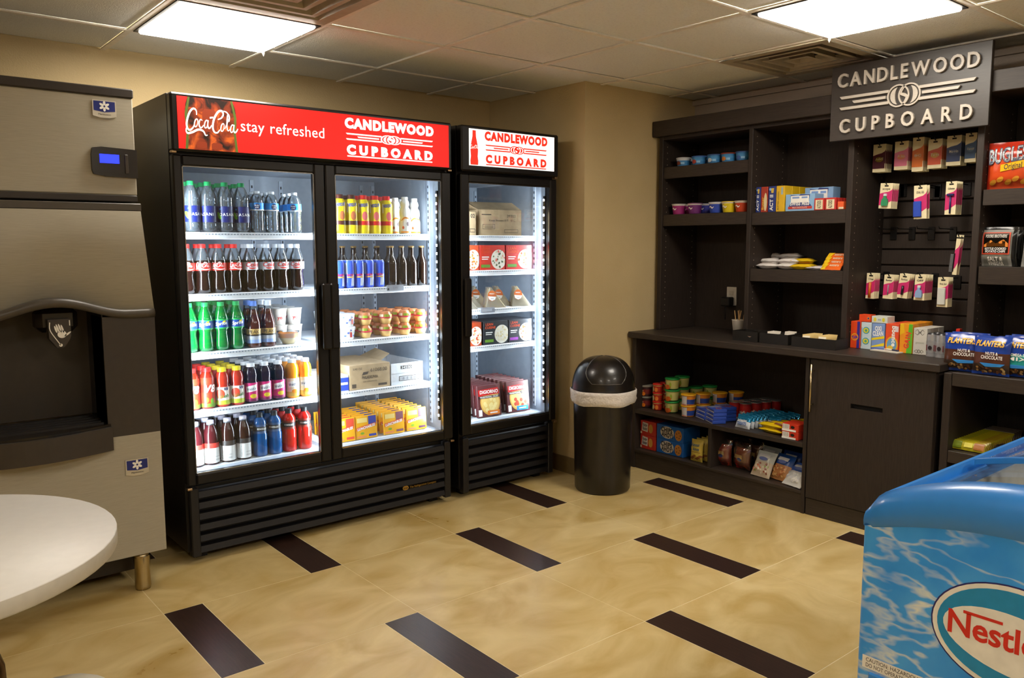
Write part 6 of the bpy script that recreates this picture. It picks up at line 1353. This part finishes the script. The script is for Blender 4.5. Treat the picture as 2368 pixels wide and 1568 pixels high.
for r, n_ in ((2, 2), (3, 2)):
    for k in range(n_): s((bx+.092*r, y-.035*(r-1), MS+.0006+k*gn['stackh']), RZ-.4)
yw = cup('noodle_bowl', 'yellow and blue noodle bowl with white label on the middle shelf', 'bowl', .034, .043, .060, C('#c8781c'), C('#d8a01c'), [(.15, .6, C('#24408c'))], .006, lambda h: [(rect2(-.002, h*.04, .034, h*.95), C('#b9b4b4')), (rect2(.004, h*.05, .030, h*.16), C('#d86a2c'))], 'noodle bowls')
s = stackup(yw, 1592, 935, bx-.02, MS, 2, 1, rz=RZ-.5); y = onx(1592, 935, bx).y
for r in (1, 2, 3):
    for k in range(2): s((bx-.02+.094*r, y-.05*r, MS+.0006+k*yw['stackh']), RZ-.6)
cs = cup('soup_can', 'red and white soup can standing behind the blue packs', 'can', .033, .033, .098, C('#a81a18'), C('#b4b4b4', .25, metal=.8), [(0, .08, C('#c8c4b8')), (.9, 1.01, C('#8a1414'))], .002, lambda h: [(T("Campbell's", .016, h*.42, 'b', .25, w=.058), W_), (ell2(.0, h*.22, .012, .012), C('#c9a23c'))], 'red soup cans')
s = Stamp(cs)
for r in range(4):
    for c in range(2): s((1.795+.070*r, onx(1690, 930, 1.75).y-.070*c-.02*r, MS+.0006), RZ-.3)
tk = MB().cbox(-.055, .055, -.04, .04, 0, .020, C('#2a48a4', .3), .003); f = plane((0, 0, .020), (1, 0, 0), (0, 1, 0)); tk.put(rect2(-.05, -.036, -.012, .036), f, C('#8c94b8', .3), .0006); tk.put(ell2(.022, 0, .022, .016), f, C('#c86a2c'), .0006); tk.put(ell2(.022, 0, .013, .010), f, C('#2438b0'), .001); tk.put(rect2(-.054, .001, .054, .007), plane((0, -.04, 0), (1, 0, 0), (0, 0, 1)), C('#b4b8c8', .3), .0004)
tk.put(rect2(-.054, .013, -.02, .018), plane((0, -.04, 0), (1, 0, 0), (0, 0, 1)), C('#7a88c8', .3), .0004)
tk = tag(tk.build('snack_kit'), 'flat blue and silver snack kit in the stack on the middle shelf', 'pack', 'flat blue snack kits'); s = Stamp(tk); ys = onx(1646, 970, 1.60).y
for k in range(4): s((1.615+.004*k, ys-.015, MS+.0008+k*.0206), RZ-.55)
for k in range(3): s((1.66+.004*k, ys+.085, MS+.0008+k*.0206), RZ-.45)
for k in range(4): s((1.715, ys-.01, MS+.0008+k*.0206), RZ-.4)
tr_ = C('#1f7fae', .12, metal=.5)
tp = bag('treat_pouch', 'shiny blue crisp treat pouch standing in a row on the middle shelf', .10, .075, .026, lambda u, v: tr_ if v > .5 else C('#c9d0d8', .25), [(xf2(text2('krispies', .012, 'b', width=.06), rot=.05, dx=-.03, dy=.034), W_), (xf2(text2('TREATS', .016, 'h', width=.062), rot=.05, dx=-.032, dy=.013), C('#4a6aa8'))], 9, 'blue treat pouches', 'pouch'); s = Stamp(tp); yt = onx(1722, 970, 1.62).y
for k in range(9): s((1.60+.032*k, yt-.004*k, MS+.001), RZ-.1, -.35)
for k in range(5): s((1.70+.04*k, yt-.12-.004*k, MS+.001), RZ-.3, -.35)
yk = bar('chocolate_bar', 'yellow wrapped peanut chocolate bar in the pile on the middle shelf', .15, .05, .028, C('#d8b614', .25), [(xf2(text2('Butterfinger', .014, 'b', width=.07), dx=-.065, dy=.02), C('#2c3a8c')), (rect2(.022, .008, .070, .042), C('#8a4a2c')), (ell2(.045, .026, .014, .010), C('#d8b070'))], 'yellow chocolate bars'); s = Stamp(yk); yk_y = onx(1768, 990, 1.60).y
for k, (dx, dy, lv, a) in enumerate(((.0, -.03, 0, -.1), (.0, -.03, 1, -.05), (.055, -.05, 0, 0), (.055, -.05, 1, .05), (.11, -.07, 1, 0), (.11, -.07, 0, 0), (.165, -.10, 0, .1), (.165, -.10, 1, .1), (.22, -.12, 0, 0), (.22, -.12, 1, 0))): s((1.60+dx, yk_y+dy, MS+.016+lv*.027), RZ+a, -PI/2)
def A_rw(w, h): return [(rect2(-w*.5, .001, w*.35, h*.28), W_, .0006), (rect2(-w*.46, h*.3, -w*.05, h*.92), W_, .0006), (ell2(w*.15, h*.6, w*.12, h*.2), C('#1c1816'), .0006)]+[(rect2(-w*.42+w*.05*k, h*.36, -w*.40+w*.05*k, h*.88), C('#5a5652'), .0009) for k in range(7)]
ctn('cookie_box', 'red and white snack box with bar code stacked two high beside the door', 'box', 1808, 1847, 990, 1.565, .11, .040, MS, C('#c8341c'), A_rw, 'red and white snack boxes', 1, n=2)
# --- base shelf unit, bottom shelf
BS = .1185
def A_nb(w, h): return [(poly2([(-w*.42, h*.28), (-w*.02, h*.22), (.0*w, h*.84), (-w*.36, h*.9)]), C('#d8cfc0'), .0006), (T('Nutter', h*.22, h*.60, 'b', w=w*.30, x=-w*.2, rot=-.05), C('#2c2440'), .001), (T('Butter', h*.22, h*.34, 'b', w=w*.30, x=-w*.2, rot=-.05), C('#2c2440'), .001), (ell2(w*.18, h*.5, w*.14, h*.32, 16), C('#c8923c'), .0006), (rect2(-w*.5, h*.06, -w*.4, h*.22), C('#d8c8a0'), .0006)]
ctn('cookie_box', 'red peanut cookie box stacked two high on the bottom shelf', 'box', 1459, 1516, 1015, 1.60, .16, .088, BS, C('#b82a1c'), A_nb, 'red cookie boxes', 1, n=2, lim_=1.442)
def A_ca(w, h): return [(ell2(-w*.1, h*.5, w*.26, h*.42, 18), C('#c9c0b0'), .0006), (T('CHIPS', h*.30, h*.52, 'h', w=w*.42, x=-w*.12, rot=-.06), C('#20181c'), .001), (T('AHOY!', h*.30, h*.18, 'h', w=w*.42, x=-w*.1, rot=-.06), C('#20181c'), .001), (ell2(w*.32, h*.45, w*.13, h*.38, 16), C('#b87a34'), .0006)]+[(ell2(w*.32+w*.07*math.cos(q*1.3), h*.45+h*.2*math.sin(q*1.3), w*.02, h*.04, 8), C('#4a2814'), .001) for q in range(5)]
ctn('cookie_box', 'blue chocolate chip cookie box stacked two high on the bottom shelf', 'box', 1518, 1580, 1030, 1.60, .16, .088, BS, C('#1c5ca8'), A_ca, 'blue cookie boxes', 1, n=2)
fa_ = bag('cookie_bag', 'pale yellow cookie bag with brown cookie picture on the bottom shelf', .085, .128, .035, C('#c9b04a', .4), [(xf2(text2('Famous', .018, 'b', slant=.25, width=.055), rot=.08, dx=-.028, dy=.088), C('#2c5a7c')), (rect2(-.034, .058, .036, .112), C('#d8d4c4')) if 0 else (rect2(-.036, .054, .034, .057), C('#8a5a2c')), (xf2(text2('Amos', .018, 'b', slant=.25, width=.045), rot=.06, dx=-.018, dy=.064), C('#2c5a7c'))]+[(ell2(-.026+.012*k, .018+.008*(k % 3), .010, .007, 10), C('#8a5428')) for k in range(6)], 12, 'pale yellow cookie bags'); s = Stamp(fa_); ya = onx(1611, 1050, 1.60).y
for k in range(5): s((1.60+.04*k, ya-.004*k, BS+.002), RZ, -.08)
film = thin('bag_film', '#f6f4f0', .03, '#d8cfc0', .08, .1)
def bread(px, x, rz, a, b_, nm, dyy=0):
    y = onx(px, 1080, x).y+dyy; t = thing('snack_bag', nm, 'bag', (x, y, BS+.003), rz)
    b = MB().pillow(.105, .120, .058, lambda u, v: a if u < .5 and v < .55 else b_, 10, 10, .06, .003, int(px)); b.put(rect2(-.042, .062, .02, .085), b.front, C('#c9a86a'), .0006); b.put(ell2(.0, .058, .016, .010), b.front, C('#2c3a7c'), .001); b.build('bag_fill', t)
    MB().pillow(.115, .150, .070, film, 8, 9, .05, .004, int(px)+1).build('film', t); return t
bread(1672, 1.66, RZ+.1, C('#c41c14', .3), C('#a03018', .3), 'red bagged sweet roll next to the shelf divider'); bread(1718, 1.665, RZ-.15, C('#bc1c14', .3), C('#8a3c18', .3), 'red and brown bagged snack between sweet roll and candy'); bread(1716, 1.76, RZ+.3, C('#7a2018', .3), C('#6a2c1c', .3), 'dark red bagged snack behind the sweet roll'); bread(1748, 1.77, RZ-.2, C('#8a2820', .3), C('#5a2a18', .3), 'dark brown bagged snack behind the candy bags')
def candy(nm, px, x, top, mid, dots, rz, seed, lean=-.5):
    R = random.Random(seed); A = [(rect2(-.035, .105, .035, .125), C('#c9c8c8')), (ell2(0, .098, .028, .010), C('#5c6ca8'))]+[(ell2(R.uniform(-.045, .045), R.uniform(.018, .070), .007, .005, 8, R.uniform(0, 3)), C(R.choice(dots))) for _ in range(34)]
    o = bag('candy_bag', nm, .125, .145, .040, lambda u, v: top if v > .56 else mid, A, seed); place(o, (x, onx(px, 1090, x).y, BS+.004), rz, lean)
candy('white topped candy bag of mixed sweets at the front of the bottom shelf', 1757, 1.60, C('#b9bcb4', .3), C('#c4b49c', .3), ('#d8d0b8', '#c86a4c', '#8aa04c', '#e8e0d0', '#8a4a3c'), RZ-.1, 21)
candy('white topped candy bag behind the mixed sweets', 1772, 1.70, C('#a4a8a4', .3), C('#8a8a90', .3), ('#c9c4b8', '#9a5a4c'), RZ-.1, 22, -.35)
candy('blue and red topped candy bag of orange sweets on the bottom shelf', 1800, 1.62, C('#1f4a94', .3), C('#b8804c', .3), ('#d89a5c', '#b8643c', '#e0b478'), RZ-.2, 23)
candy('blue topped candy bag behind the orange sweets', 1822, 1.70, C('#1f3f84', .3), C('#2c4a7c', .3), ('#8a2c34', '#3c5a9c'), RZ-.1, 24, -.35)
candy('white and blue candy bag against the cabinet end panel', 1830, 1.575, C('#3a5aa8', .3), C('#c9c8c4', .3), ('#dcdad4', '#c4c4c8'), RZ-.2, 25, -.8)
# --- ice cream in the chest freezer
ic = bar('ice_cream_bar', 'blue wrapped ice cream bar lying in the chest freezer', .16, .06, .026, C('#2c4aa0', .25), [(xf2(text2('Crunch', .016, 'h', width=.08), dx=-.06, dy=.02), C('#d8b83c')), (rect2(.03, .01, .07, .05), C('#8a4a34')), (rect2(-.075, .046, .075, .055), C('#c9ccd4'))], 'blue wrapped ice creams'); ic['category'] = 'ice cream'; s = Stamp(ic); R = random.Random(2)
ic2 = bar('ice_cream_bar', 'dark wrapped ice cream bar lying in the chest freezer', .16, .06, .026, C('#2a2426', .25), [(xf2(text2('Drumstick', .013, 'b', width=.08), dx=-.06, dy=.022), C('#d8b050')), (rect2(.03, .01, .07, .05), C('#6a8ab8'))], 'dark wrapped ice creams'); ic2['category'] = 'ice cream'; s2 = Stamp(ic2)
bk = M('basket_wire', '#b9b9b4', .35, .6); t = thing('wire_basket', 'wire basket divider inside the chest freezer', 'basket', (.1, Yc, .312))
MB().box(-.45, .55, -.24, .24, .0, .004, fin).box(-.45, -.44, -.24, .24, .004, .30, dark).build('basket_floor', t)
for lv in range(9):
    for k in range(4):
        for j in range(3):
            (s if (k+j+lv) % 2 else s2)((-.22+.17*k+R.uniform(-.008, .008), Yc+.13-.13*j+R.uniform(-.01, .01)-.03, .332+lv*.033), R.uniform(-.12, .12), -PI/2)
